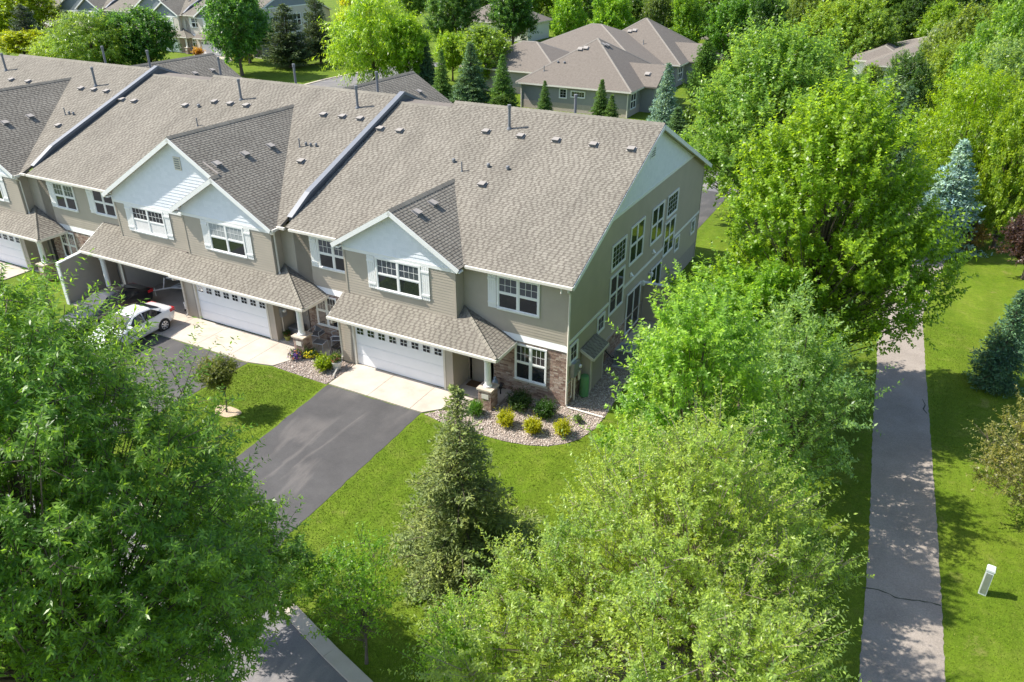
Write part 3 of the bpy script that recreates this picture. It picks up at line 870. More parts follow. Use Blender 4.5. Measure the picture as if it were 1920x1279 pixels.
def gable_roof(root, inv, rf, xL, xR, yb, yr, seed, ov=.4, ze=5.75, s=.6):
    xe, xw = xR+ov-.03, xL-ov+.03; xc = (xe+xw)/2; zr = ze+s*(xe-xc); yv0, yv1 = main_y(ze), main_y(zr)
    rf.plane([(xe,yr,ze),(xe,yv0,ze),(xc,yv1,zr),(xc,yr,zr)], seed+41)
    rf.plane([(xw,yv0,ze),(xw,yr,ze),(xc,yr,zr),(xc,yv1,zr)], seed+42)
    rf.cap((xc,yr,zr+.01),(xc,yv1,zr+.01))
    gable_trim(root, inv, xL, xR, xw, xe, xc, ze, zr, yb, yr, seed)

def gable_trim(root, inv, xL, xR, xw, xe, xc, ze, zr, yb, yr, seed, x_from=None):
    rk = MB()
    rake(rk, (xw-.02,yr-.001,ze-.02), (xc,yr-.001,zr-.008), NY); rake(rk, (xe+.02,yr-.001,ze-.02), (xc,yr-.001,zr-.008), NY)
    if x_from is None:
        for (a0,a1) in ((xw,xL),(xR,xe)):   # little boxed returns at the eaves
            rk.box(a0,a1,yr+.03,yb,ze-.2,ze-.12)
    rk.build("rake_board", M['trim'], root, inv)
    f = lambda x: zr-.16-.6*abs(x-xc)
    tl = tab_list((xL,yb-.001,0), UX, Z3, NY, [(0,5.55),(xR-xL,5.55),(xR-xL,max(f(xR),5.56)),(xc-xL,f(xc)),(0,max(f(xL),5.56))], .17, (.17,.32), .02, .004, seed+43, dark=0)
    add_tabs("shake", tl, [M['shake']], root, inv)

# ------------------------------------------------------------------ the end townhouse
def inv_of(loc): return Matrix.Translation(-Vector(loc))
locE = (-7.0, 9.6, 0); 
E_ = thing("townhouse", "end townhouse of the row, its green shaded side wall of windows facing the path", "townhouse", locE, "attached townhouses of the front row")
iE = inv_of(locE)
rf = Roof()
RX0, RX1, YR, ZR = -14.15, 0.32, 9.675, main_z(9.675)
yl = 9.12; zl = main_z(yl)
rf.plane([(RX0,-.45,5.79),(RX1,-.45,5.79),(RX1,YR,ZR),(-11,YR,ZR),(-11,yl,zl),(RX0,yl,zl)], 1)
yb2 = 2*YR - yl
rf.plane([(RX1,19.8,5.79),(RX0,19.8,5.79),(RX0,yb2,zl),(-11,yb2,zl),(-11,YR,ZR),(RX1,YR,ZR)], 2, tabs=False)
mb_ = MB(); mb_.box(RX0, -11, yl, yb2, zl-.12, zl-.002); 
rf.deck.v, rf.deck.f, rf.deck.m = rf.deck.v, rf.deck.f, rf.deck.m
b0 = len(rf.deck.v); rf.deck.v += mb_.v; rf.deck.f += [[b0+i for i in f] for f in mb_.f]; rf.deck.m += mb_.m
rf.cap((-11,YR,ZR+.01),(RX1,YR,ZR+.01)); rf.cap((RX0,yl+.02,zl+.01),(-11.05,yl+.02,zl+.01))
front_unit(E_, iE, rf, 0.0, seed=100, single=True)
rf.build(E_, iE)
# walls of the body
wl = MB()
wl.box(-14.3,-.12,0.0,.12,0,5.72)
wl.slab([(0,0,0),(0,19.35,0),(0,19.35,5.84),(0,9.675,9.88),(0,0,5.84)], (-.12,0,0))
wl.box(-14.3,-.12,19.23,19.35,0,5.72)
w = wl.build("wall", M['wall'], E_, iE)
sd = MB()
lap(sd, (-4.87,0,0), UX, NY, [(0,2.92),(4.87,2.92),(4.87,5.7),(0,5.7)])
lap(sd, (-14.15,0,0), UX, NY, [(0,2.92),(3.43,2.92),(3.43,5.7),(0,5.7)])
lap(sd, (0,0,0), UY, NX, [(.0,1.12),(19.35,1.12),(19.35,2.92),(.0,2.92)])
lap(sd, (0,0,0), UY, NX, [(.0,3.06),(19.35,3.06),(19.35,5.62),(16.35,6.9),(3.0,6.9),(.0,5.62)])
sd.build("siding", M['siding'], w, kind='stuff')
g = lambda y: 5.79 + MS*(min(y, 19.35-y)+.45) - .17
tl = tab_list((.001,0,0), UY, Z3, NX, [(3.0,7.05),(16.35,7.05),(9.675,g(9.675))], .17, (.17,.32), .02, .004, 77, dark=0)
add_tabs("shake", tl, [M['shake']], E_, iE)
tb = MB()
tb.box(.001,.038,2.55,16.8,6.9,7.05,0)
tb.box(.001,.036,.1,19.25,2.92,3.06,0)
tb.box(-.1,.03,-.03,.10,2.93,5.6,1); tb.box(.001,.034,19.25,19.37,0,5.6,1); tb.box(.001,.03,0.0,.10,1.12,2.92,1)
# flared white band over the brick
tb.slab([(-4.6,-.075,2.64),(-4.6,-.005,2.93),(-4.6,-.001,2.93),(-4.6,-.001,2.64)], (4.63,0,0), 0)
tb.build("trim_board", [M['trim'], M['siding']], E_, iE)
tb = MB(); tb.slab([(-11.9,-.075,2.64),(-11.9,-.005,2.93),(-11.9,-.001,2.93),(-11.9,-.001,2.64)], (1.05,0,0), 0); tb.build("trim_board", M['trim'], E_, iE)
rk = MB()
rake(rk, (RX1-.001,-.45,5.765), (RX1-.001,YR,ZR-.024), NX, .2); rake(rk, (RX1-.001,19.8,5.765), (RX1-.001,YR,ZR-.024), NX, .2)
rk.build("rake_board", M['trim'], E_, iE)
gutter(E_, iE, (-4.47,-.45,5.78), (RX1+.02,-.45,5.78), NY); gutter(E_, iE, (-13.9,-.45,5.78), (-11.15,-.45,5.78), NY)
# gable louvre high on the side
lv = MB(); lv.box(.022,.05,8.85,9.5,8.55,9.3,0)
for k in range(6): lv.box(.0505,.062,8.92,9.43,8.62+k*.105,8.62+k*.105+.05,1)
lv.build("gable_vent", [M['trim'], M['metal']], E_, iE)
# brick front and wainscot
bb = MB(); bb.box(-3.42,.02,-.03,-.001,0,2.64); bb.box(.001,.03,.0,9.2,0,1.08)
bw = bb.build("brick_wall", M['mortar'], E_, iE)
tl = []
brick_face(tl, (-3.42,-.03,0), UX, NY, [(0,3.44,0,.75),(0,1.04,.75,2.55),(2.54,3.44,.75,2.55),(0,3.44,2.55,2.64)], 50)
brick_face(tl, (.03,-.03,0), UY, NX, [(0,9.2,0,1.05)], 60)
add_tabs("brick", tl, [M['brick']], bw)
cp_ = MB(); cp_.box(.001,.075,.1,9.2,1.08,1.125); cp_.build("ledge", M['stone'], bw)
window(E_, iE, (-2.38,-.03,.78), UX, NY, 1.5, 1.74, grid=(3,2), mats=('glass','glass'), casing=.06)
sl = MB(); sl.box(-2.45,-.81,-.12,-.046,.70,.775); sl.build("window_sill", M['stone'], E_, iE)
shadow_dummy = None
# windows and doors of the side wall
def side_window(y0, y1, z0, z1, **k): return window(E_, iE, (0,y0,z0), UY, NX, y1-y0, z1-z0, sill=False, wall_off=.02, **k)
side_window(.18,1.03,1.9,2.8, cols=1, sash=False, grid=(2,2))
side_window(3.18,4.06,1.95,2.8, cols=1, sash=False, grid=(2,2))
side_window(4.5,6.34,2.28,4.22, grid=None)
side_window(4.5,6.3,4.48,5.72, cols=1, sash=False, grid=(4,4))
side_window(6.85,8.78,3.9,5.85, grid=None, mats=('glass','glass'))
side_window(9.88,11.8,3.9,5.82, grid=None)
side_window(12.36,14.24,4.55,5.8, cols=1, sash=False, grid=(4,4))
side_window(12.3,14.15,2.4,4.35, grid=None)
side_window(14.5,15.35,1.95,2.85, cols=1, sash=False, grid=(2,2))
side_window(17.7,18.5,1.95,2.85, cols=1, sash=False, grid=(2,2))
def patio_door(y0, y1, z0, z1):
    o = Vector((.032,y0,z0)); w = y1-y0; h = z1-z0; mb = MB(); B = lambda *a: mb.obox(o,UY,Z3,NX,*a)
    B(0,.09,0,h,0,.05); B(w-.09,w,0,h,0,.05); B(.09,w-.09,h-.09,h,0,.05); B(.09,w-.09,0,.08,0,.05); B(w/2-.05,w/2+.05,.08,h-.09,0,.042)
    d = mb.build("patio_door", M['trim'], E_, iE)
    for a0,a1 in ((.09,w/2-.05),(w/2+.05,w-.09)):
        p = MB(); p.obox(o,UY,Z3,NX,a0,a1,.08,h-.09,.004,.02); p.build("pane", M['glass'], d)
patio_door(6.92,8.92,.22,2.42); patio_door(10.5,12.2,.22,2.42)
for y in (7.9, 10.95):   # wall lights beside the doors and dryer hoods over the band
    pass
for (y,z) in ((7.3,3.35),(10.6,3.4)):
    q = MB(); q.obox((.02,y,z),UY,Z3,NX,-.11,.11,-.1,.1,0,.03); q.add([(.05,y-.08,z+.08),(.05,y+.08,z+.08),(.17,y+.08,z-.06),(.17,y-.08,z-.06),(.05,y-.08,z-.06),(.05,y+.08,z-.06)],[(0,1,2,3),(0,3,4),(1,5,2),(3,2,5,4)])
    q.build("vent_hood", M['trim'], E_, iE)
for y in (9.05, 10.3):
    q = MB(); q.lathe((.14,y,2.28),[(.03,-.14),(.09,-.12),(.10,.06),(.04,.12)],10); q.box(.03,.12,y-.03,y+.03,2.30,2.36); q.build("wall_lamp", M['trim'], E_, iE)
# privacy fence, utility closet, patio
fm = MB()
fm.box(.05,2.75,9.5,9.6,0,2.08)
fn = fm.build("privacy_wall", M['wall'], E_, iE)
sd = MB(); lap(sd,(.05,9.5,0),UX,NY,[(0,.05),(2.7,.05),(2.7,2.08),(0,2.08)]); sd.build("siding", M['siding'], fn, kind='stuff')
q = MB(); q.box(.05,2.8,9.44,9.66,2.081,2.13); q.build("cap", M['trim'], fn)
cl = MB(); cl.box(.04,.46,1.5,2.95,0,1.86)
cs = cl.build("utility_closet", M['wall'], E_, iE)
sd = MB(); lap(sd,(.04,1.5,0),UX,NY,[(0,.05),(.42,.05),(.42,1.84),(0,2.02)]); lap(sd,(.46,2.95,0),-UX,UY,[(0,.05),(.42,.05),(.42,2.02),(0,1.84)]); sd.build("siding", M['siding'], cs, kind='stuff')
q = MB(); q.box(.461,.49,1.56,2.9,.08,1.76); q.build("closet_door", M['doortan'], cs)
q = MB(); q.box(.491,.5,1.62,1.64,.08,1.76); q.box(.461,.50,1.50,1.555,.02,1.82); q.box(.461,.50,2.905,2.96,.02,1.82); q.build("closet_frame", M['cream'], cs)
cr = Roof(.15)
cr.plane([(.66,1.36,1.80),(.66,3.06,1.80),(.06,3.06,2.14),(.06,1.36,2.14)], 201, thick=.07)
cd = cr.deck.build("closet_roof", [M['deck'], M['cream']], cs); so = cr.sh.build("shingle", [M['shingle'], M['shingle_dark']], cd); so['kind'] = 'stuff'
q = MB(); rake(q,(.68,1.36,1.80),(.06,1.36,2.15),NY,.13,.025); q.box(.66,.69,1.33,3.07,1.69,1.81); q.build("closet_fascia", M['cream'], cs)
q = MB(); q.box(.08,3.0,6.45,9.45,-.05,.06); q.build("patio_slab", M['concrete'], E_, iE)
# downspouts and meters
downspout(E_, iE, [(.13,-.42,5.66),(.13,-.42,5.5),(.075,-.1,5.3),(.075,-.08,1.5),(.075,-.08,1.28),(.10,-.13,1.1),(.10,-.13,.22),(.16,-.15,.10),(1.78,-.12,.07)])
downspout(E_, iE, [(-.13,-.5,5.66),(-.13,-.5,5.48),(-.13,-.53,5.45)], .035)
downspout(E_, iE, [(-10.7,-1.9,2.47),(-10.72,-1.9,2.33),(-10.72,-1.45,2.18),(-10.72,-1.42,.55),(-10.7,-1.45,.4),(-10.55,-1.9,.22),(-10.25,-2.75,.1)])
q = MB(); q.box(.035,.22,.32,.72,1.28,1.95); q.box(.035,.19,.76,1.06,1.38,1.80)
mt = q.build("meter_box", M['steel'], E_, iE)
q = MB(); q.tube([(.22,.9,1.6),(.30,.9,1.6)],[.085,.075],14); q.build("meter_dial", M['trim'], mt)
q = MB(); q.box(.19,.24,.82,.98,.93,1.36); q.tube([(.12,.62,1.28),(.12,.62,.02)],.05,8); q.tube([(.1,.38,1.28),(.1,.38,.4),(.1,.30,.3)],.03,8); q.build("conduit", M['cream'], mt)
# vents on the roof
for x,y in [(-13.83,6.89),(-12.64,6.91),(-8.02,7.65),(-6.1,7.63),(-4.24,7.66),(-2.35,7.66),(-.52,7.67),(-6.24,4.12)]:
    roof_vent(E_, iE, on_main(x,y), FU, FV, FN)
SU = Vector((0,1,0)); SV = Vector((-1,0,.6)).normalized(); SN = Vector((.6,0,1)).normalized()
def on_bay(x, y, xe): return (x, y, 5.75+.6*(xe-x))
for x,y in [(-7.22,.2),(-7.26,1.5)]: roof_vent(E_, iE, on_bay(x,y,-4.5), SU, SV, SN)
for x,y in [(-8.46,5.27),(-6.58,5.28),(-5.57,5.3)]: vent_cap(E_, iE, on_main(x,y))
flue(E_, iE, on_main(-7.71,4.76)); vent_pipe(E_, iE, on_main(-6.96,8.07)); vent_pipe(E_, iE, (-4.9,11.3,main_z(2*YR-11.3)), 1.3)

# parapet fire walls between the houses
def parapet(root, inv, x0):
    x1 = x0+.22; h = .30
    f = lambda y: 5.79 + MS*(min(y, 2*YR-y)+.45)
    mb = MB()
    pts = [(x0,.15,f(.15)-.2),(x0,.15,f(.15)+.04),(x0,1.5,f(1.5)+h),(x0,YR,f(YR)+h-.1),(x0,19.0,f(19.0)+h),(x0,19.2,f(19.2)-.2),(x0,YR,f(YR)-.3)]
    mb.slab(pts, (.22,0,0))
    p = mb.build("parapet", M['parwall'], root, inv)
    c = MB()
    for a,b in (((.1,f(.1)+.05),(1.5,f(1.5)+h+.003)),((1.5,f(1.5)+h+.003),(YR,f(YR)+h-.097)),((YR,f(YR)+h-.097),(19.1,f(19.1)+h))):
        A = Vector((x0-.05,a[0],a[1])); Bv = Vector((x0-.05,b[0],b[1])); d = Bv-A; L = d.length; d.normalize(); up = Vector((1,0,0)).cross(d)
        c.obox(A,d,Vector((1,0,0)),up,0,L,0.01,.29,0.0,.04)
        c.obox(A,d,Vector((1,0,0)),up,0,L,-.002,.01,-.10,.04); c.obox(A,d,Vector((1,0,0)),up,0,L,.29,.302,-.10,.04)
    c.build("parapet_cap", M['capmetal'], p)
parapet(E_, iE, -14.42)

# ------------------------------------------------------------------ the double townhouses further along
def double_house(label, dx, open_garage):
    loc = (-24+dx, 9.6, 0); inv = inv_of(loc)
    H = thing("townhouse", label, "townhouse", loc, "attached townhouses of the front row")
    rf = Roof(.14 if dx == 0 else .16)
    x0, x1 = -33.15+dx, -14.46+dx
    X = lambda x: x+dx
    xm = X(-28.3)
    rf.plane([(x0,-.45,5.79),(x1,-.45,5.79),(x1,YR,ZR),(xm,YR,ZR),(xm,yl,zl),(x0,yl,zl)], 3)
    # rear slopes and the rear cross gable seen over the ridge
    rf.plane([(x1,19.8,5.79),(x0,19.8,5.79),(x0,yb2,zl),(xm,yb2,zl),(xm,YR,ZR),(x1,YR,ZR)], 4, tabs=False)
    st_ = MB(); st_.box(x0, xm, yl, yb2, zl-.12, zl-.002); b1 = len(rf.deck.v); rf.deck.v += st_.v; rf.deck.f += [[b1+i for i in f] for f in st_.f]; rf.deck.m += st_.m
    rc, re, rw, rz = X(-21.2), X(-15.25), X(-27.1), 9.3
    ry = 2*YR - main_y(rz); ry0 = 2*YR - main_y(5.75)
    rf.plane([(re,ry0,5.75),(re,20.75,5.75),(rc,20.75,rz),(rc,ry-.3,rz)], 5)
    rf.plane([(rw,20.75,5.75),(rw,ry0,5.75),(rc,ry-.3,rz),(rc,20.75,rz)], 6, tabs=False)
    rf.cap((rc,ry-.3,rz+.01),(rc,20.75,rz+.01))
    rf.cap((xm,YR,ZR+.01),(x1,YR,ZR+.01)); rf.cap((x0,yl+.02,zl+.01),(xm,yl+.02,zl+.01))
    for y in (.2, 1.9): roof_vent(H, inv, (X(-19.6), 17.0+y, 5.75+.6*(re-X(-19.6))), SU, SV, SN)
    ox = -10.1 + dx
    front_unit(H, inv, rf, ox, gable=False, seed=300+int(abs(dx)), door='dark', e_win=(-2.65,-.8), win_mats=('glass','blind'))
    # the two front gables share one right-hand slope
    xR, xS, xL = -4.87+ox, -10.72+ox, -26.0+dx
    ze, s = 5.75, .6
    xe, xw, xb = xR+.37, xS-.37, xL-.37
    xs = (xe+xw)/2; zs = ze+s*(xe-xs); xc = (xe+xb)/2; zr = ze+s*(xe-xc); yv0, yvr = main_y(ze), main_y(zr)
    rf.plane([(xe,-.95,ze),(xe,yv0,ze),(xc,yvr,zr),(xc,-.82,zr),(xs,-.82,zs),(xs,-.95,zs)], 311)
    rf.plane([(xw,-.5,ze),(xw,-.95,ze),(xs,-.95,zs),(xs,-.5,zs)], 312)
    rf.plane([(xb,yv0,ze),(xb,-.82,ze),(xc,-.82,zr),(xc,yvr,zr)], 313)
    rf.cap((xc,-.82,zr+.01),(xc,yvr,zr+.01)); rf.cap((xs,-.95,zs+.01),(xs,-.5,zs+.01))
    gable_trim(H, inv, xS, xR, xw, xe, xs, ze, zs, -.6, -.95, 320)
    rk = MB(); rake(rk,(xb-.02,-.821,ze-.02),(xc,-.821,zr-.008),NY); rake(rk,(xs,-.821,zs-.02),(xc,-.821,zr-.008),NY); rk.box(xb,xL,-.79,-.5,ze-.2,ze-.12)
    rk.build("rake_board", M['trim'], H, inv)
    f = lambda x: zr-.16-.6*abs(x-xc)
    tl = tab_list((xL,-.501,0), UX, Z3, NY, [(0,5.42),(xS-xL,5.42),(xs-xL,5.42),(xs-xL,f(xs)),(xc-xL,f(xc)),(0,max(f(xL),5.5))], .17, (.17,.32), .02, .004, 321, dark=0)
    add_tabs("shake", tl, [M['shake']], H, inv)
    q = MB(); q.box(X(-20.7),X(-20.25),-.55,-.523,7.66,8.32,0)
    for k in range(5): q.box(X(-20.64),X(-20.31),-.562,-.5505,7.74+k*.11,7.79+k*.11,1)
    q.build("gable_vent", [M['cream'], M['metal']], H, inv)
    # left half: wall, window, garage
    wl = MB()
    wl.slab([(xL,-.5,2.7),(xS-.002,-.5,2.7),(xS-.002,-.5,5.9),(xs,-.5,5.9),(xs,-.5,zs+.1),(xc,-.5,zr-.16),(xL,-.5,5.86)], (0,.1,0))
    wl.box(xL,xL+.1,-.4,0,2.7,5.75)
    gy = -1.15
    wl.box(xL,X(-25.75),gy,gy+.12,0,2.62); wl.box(X(-25.75),X(-20.97),gy,gy+.12,2.22,2.62)
    wl.box(xL,xL+.12,gy+.12,0,0,2.7)
    wl.box(x0,x1,0.0,.12,2.62,5.72); wl.box(x0,xL,0,.12,0,2.62); wl.box(xR,x1,0,.12,0,2.62)
    wl.build("wall", M['wall'], H, inv)
    wl = MB(); wl.box(x0,x1,19.23,19.35,0,5.72); wl.build("wall", M['wall'], H, inv)
    sd = MB()
    lap(sd,(xL,-.5,0),UX,NY,[(0,3.2),(xS-xL,3.2),(xS-xL,5.28),(0,5.28)])
    lap(sd,(xL,0,0),-UY,-NX,[(0,3.0),(.5,3.0),(.5,5.7),(0,5.7)])
    lap(sd,(x0,0,0),UX,NY,[(0,2.92),(xL-x0,2.92),(xL-x0,5.7),(0,5.7)])
    lap(sd,(xR,0,0),UX,NY,[(0,2.92),(-14.15+dx-xR+.9,2.92),(-14.15+dx-xR+.9,5.7),(0,5.7)])
    lap(sd,(xL,gy,0),UX,NY,[(0,.05),(.25,.05),(.25,2.55),(0,2.55)])
    sd.build("siding", M['siding'], H, inv, kind='stuff')
    tb = MB(); tb.box(xL-.005,xS-.01,-.54,-.501,5.28,5.42); tb.box(xL,xL+.09,-.53,-.501,3.2,5.28,1)
    tb.build("trim_board", [M['trim'], M['siding']], H, inv); tb = MB()
    tb.slab([(x0,-.075,2.64),(x0,-.005,2.93),(x0,-.001,2.93),(x0,-.001,2.64)],(xL-x0-2.0,0,0))
    tb.build("trim_board", M['trim'], H, inv); tb = MB()
    tb.slab([(xR+1.0,-.075,2.64),(xR+1.0,-.005,2.93),(xR+1.0,-.001,2.93),(xR+1.0,-.001,2.64)],(2.1,0,0))
    tb.build("trim_board", M['trim'], H, inv)
    window(H, inv, (X(-24.75),-.5,3.82), UX, NY, 2.45, 1.46, grid=(4,2), mats=('curtain','glass'))
    shutter(H, inv, (X(-25.2),-.5,3.84), UX, NY, .4, 1.44); shutter(H, inv, (X(-22.27),-.5,3.84), UX, NY, .4, 1.44)
    if dx: window(H, inv, (X(-31.85),0,4.05), UX, NY, 1.75, 1.5, grid=None, mats=('glass','blind'))
    if dx: shutter(H, inv, (X(-32.28),0,4.07), UX, NY, .4, 1.46); shutter(H, inv, (X(-30.07),0,4.07), UX, NY, .4, 1.46)
    window(H, inv, (X(-28.45),0,4.05), UX, NY, 1.75, 1.5, grid=None, mats=('glass','glass'))
    shutter(H, inv, (X(-28.88),0,4.07), UX, NY, .4, 1.46)
    # brick walls under the porches
    bb = MB(); bb.box(xR+1.2,x1+3.7 if dx == 0 else x1+1.0,-.03,-.001,0,2.64); bb.box(x0,xL-2.0,-.03,-.001,0,2.64)
    bw = bb.build("brick_wall", M['mortar'], H, inv); tl = []
    xb1 = (x1+3.7 if dx == 0 else x1+1.0)
    brick_face(tl,(xR+1.2,-.03,0),UX,NY,[(0,xb1-xR-1.2,0,2.64)],330); brick_face(tl,(x0,-.03,0),UX,NY,[(0,xL-2.0-x0,0,2.64)],335)
    add_tabs("brick", tl, [M['brick']], bw)
    window(H, inv, (xR+1.75,-.045,.85), UX, NY, 1.3, 1.65, grid=(3,2), casing=.06)
    if dx: window(H, inv, (X(-31.4),-.045,.85), UX, NY, 1.45, 1.65, grid=(3,2), casing=.06)
    # left porch roof
    ey, ez = -1.78, 2.62; zz = lambda y: ez+.583*(y-ey)
    xq = X(-28.05)
    rf.plane([(xq,ey,ez),(xS-.25,ey,ez),(xS-.25,-.5,zz(-.5)),(xL,-.5,zz(-.5)),(xL,0,zz(0)),(xq,0,zz(0))], 340, thick=.1)
    gutter(H, inv, (xq,ey,ez-.01), (xS-.26,ey,ez-.01), NY)
    fb = MB(); fb.slab([(xq-.002,ey,ez-.01),(xq-.002,0,zz(0)-.01),(xq-.002,0,zz(0)-.2),(xq-.002,ey,ez-.16)],(-.04,0,0)); fb.box(xq,xS-.3,ey+.10,ey+.18,ez-.16,ez-.06)
    fb.build("fascia", M['trim'], H, inv)
    q = MB(); q.lathe((X(-26.75),-1.5,0),[(.16,.0),(.16,.1),(.13,.14),(.12,2.2),(.15,2.24),(.15,2.32)],18); q.build("column", M['trim'], H, inv)
    pw = MB(); pw.slab([(X(-28.0),-.03,0),(X(-28.0),-3.2,0),(X(-28.0),-3.2,2.35),(X(-28.0),-1.84,2.5),(X(-28.0),-.03,2.5)],(.1,0,0))
    po = pw.build("privacy_wall", M['wall'], H, inv)
    sd = MB(); lap(sd,(X(-27.9),-3.2,0),UY,NX,[(0,.05),(3.15,.05),(3.15,2.48),(1.36,2.48),(0,2.34)]); sd.build("siding", M['siding'], po, kind='stuff')
    q = MB(); A = Vector((X(-28.06),-3.26,2.355)); Bq = Vector((X(-28.06),-1.84,2.51)); d = (Bq-A); L = d.length; d.normalize()
    q.obox(A,d,UX,UX.cross(d),0,L,0,.22,0,.05); q.box(X(-28.06),X(-27.84),-3.27,-3.205,0,2.36); q.build("cap", M['trim'], po)
    if open_garage:
        # inside of the open garage
        g_ = MB(); g_.box(X(-25.88),X(-25.76),gy+.13,6.2,0,2.6); g_.box(X(-20.94),X(-20.88),gy+.13,6.2,0,2.6); g_.box(X(-25.88),X(-20.88),6.2,6.3,0,2.6); g_.box(X(-25.88),X(-20.88),gy+.13,6.3,2.62,2.68)
        gi = g_.build("garage_interior", M['inside'], H, inv)
        q = MB(); q.box(X(-25.75),X(-20.95),gy-.02,6.19,-.05,.045); q.build("garage_floor", M['concrete'], gi)
        q = MB(); q.box(X(-25.755),X(-25.745),.3,1.7,1.2,2.3); q.build("pegboard", M['metal'], gi)
        q = MB()
        for a in (X(-25.85),X(-21.0)): q.box(a,a+.12,gy-.03,gy-.001,.03,2.3)
        q.box(X(-25.73),X(-21.0),gy-.03,gy-.001,2.2,2.32); q.build("garage_frame", M['cream'], H, inv)
        q = MB(); q.box(X(-25.6),X(-21.1),.0,2.2,2.45,2.5); q.build("raised_door", M['doorwhite'], H, inv)
    else:
        garage_door(H, inv, X(-25.65), X(-21.05), gy+.07)
    gutter(H, inv, (x0,-.45,5.78), (xb+.05,-.45,5.78), NY); gutter(H, inv, (xe-.05,-.45,5.78), (x1+.3,-.45,5.78), NY)
    gutter(H, inv, (xe-.0,-.93,5.74), (xe-.0,-.52,5.74), NX)
    downspout(H, inv, [(xe+.02,-.78,5.62),(xe+.02,-.78,5.5),(xR+.09,-.66,5.4),(xR+.09,-.5,5.3),(xR+.09,-.5,3.45),(xR+.16,-.55,3.36)])
    downspout(H, inv, [(X(-20.85),-1.9,2.5),(X(-20.85),-1.9,2.36),(X(-20.93),-1.38,2.2),(X(-20.93),-1.38,.25),(X(-20.93),-1.5,.12)])
    rf.build(H, inv)
    return H, inv
M_, iM = double_house("middle townhouse with twin white front gables and one garage open beside the white car", 0.0, True)
F_, iF = double_house("far left townhouse, cut off by the photo's left edge beyond the second parapet", -19.1, False)
for x,y in [(-16.7,7.44),(-15.53,7.45),(-31.92,6.49),(-27.76,6.69),(-26.01,7.32),(-24.76,7.33),(-23.53,7.35),(-17.96,7.4),(-16.58,3.77)]:
    roof_vent(M_, iM, on_main(x,y), FU, FV, FN)
roof_vent(M_, iM, on_main(-33.0,6.48), FU, FV, FN); vent_cap(M_, iM, on_main(-26.72,6.73), .1)
vent_pipe(M_, iM, on_main(-16.34,8.3)); vent_pipe(M_, iM, on_main(-24.37,7.81)); flue(M_, iM, on_main(-17.51,4.76)); flue(M_, iM, on_main(-25.32,5.2))
for x,y in [(-17.22,4.93),(-16.9,4.92),(-16.57,4.96)]: vent_cap(M_, iM, on_main(x,y), .07)
for x,y in [(-18.46,.04),(-18.52,1.92),(-18.54,3.72)]: roof_vent(M_, iM, on_bay(x,y,-14.6), SU, SV, SN)
for x,y in [(-23.3,11.3),(-17.2,11.3),(-29.5,11.3)]: vent_pipe(M_, iM, (x,y,main_z(2*YR-y)), 1.5)
parapet(M_, iM, -33.46)
for x,y in [(-44.64,6.97),(-42.86,7.01),(-37.44,6.99),(-36.26,7.04),(-35.07,7.04),(-35.35,3.52)]: roof_vent(F_, iF, on_main(x,y), FU, FV, FN)
vent_pipe(F_, iF, on_main(-36.59,7.43)); vent_pipe(F_, iF, on_main(-46.49,7.85)); flue(F_, iF, on_main(-35.94,4.49)); vent_cap(F_, iF, on_main(-35.3,4.6), .07); vent_cap(F_, iF, on_main(-35.7,4.6), .07)
for x,y in [(-37.27,3.08),(-37.17,1.44)]: roof_vent(F_, iF, on_bay(x,y,-33.7), SU, SV, SN)
for x,y in [(-40.5,11.3),(-36,11.3)]: vent_pipe(F_, iF, (x,y,main_z(2*YR-y)), 1.5)
# meter on the middle house's garage return
q = MB(); q.box(-14.83,-14.68,-.95,-.6,1.25,1.75); m2 = q.build("meter_box", M['steel'], M_, iM)
q = MB(); q.tube([(-14.68,-.78,1.55),(-14.6,-.78,1.55)],[.085,.075],14); q.build("meter_dial", M['trim'], m2)
q = MB(); q.tube([(-14.74,-.9,1.25),(-14.74,-.9,.05)],.028,8); q.build("conduit", M['cream'], m2)

# ------------------------------------------------------------------ the pale row far behind on the left: copies of the same two plans
M['greyshake'] = simple("grey_gable_siding", (0.20,0.23,0.26), 0.6, 0.05)
M['palesiding'] = simple("pale_beige_siding", (0.56,0.51,0.44), 0.6, 0.04)
def copy_tree(o, parent=None, skip_single=True):
    c = o.copy(); COL.objects.link(c)
    if parent is not None: c.parent = parent; c.matrix_parent_inverse = o.matrix_parent_inverse.copy()
    for ch in o.children:
        if skip_single and ch.name.startswith("shingle") and ch.get('kind') != 'stuff': continue
        if ch.name.split('.')[0] in ('garage_interior','raised_door','conduit','meter_box'): continue
        copy_tree(ch, c, skip_single)
    if c.type == 'MESH':
        for i, sl_ in enumerate(c.material_slots):
            if sl_.material == M['shake']: sl_.link = 'OBJECT'; sl_.material = M['greyshake']
            elif sl_.material in (M['siding'],): sl_.link = 'OBJECT'; sl_.material = M['palesiding']
    return c
bpy.context.view_layer.update()
for src, lab, off in ((E_, "pale end townhouse across the rear street, right end of the far row", (-86.0,70.3,0)),
                      (M_, "pale townhouse with grey gables behind the bushy trees, middle of the far row", (-86.0,70.3,0)),
                      (F_, "pale townhouse mostly hidden by yellow trees at the top left corner", (-86.0,70.3,0))):
    c = copy_tree(src)
    c.location = Vector(src.location) + Vector(off); c['label'] = lab; c['group'] = "pale townhouses of the far row"

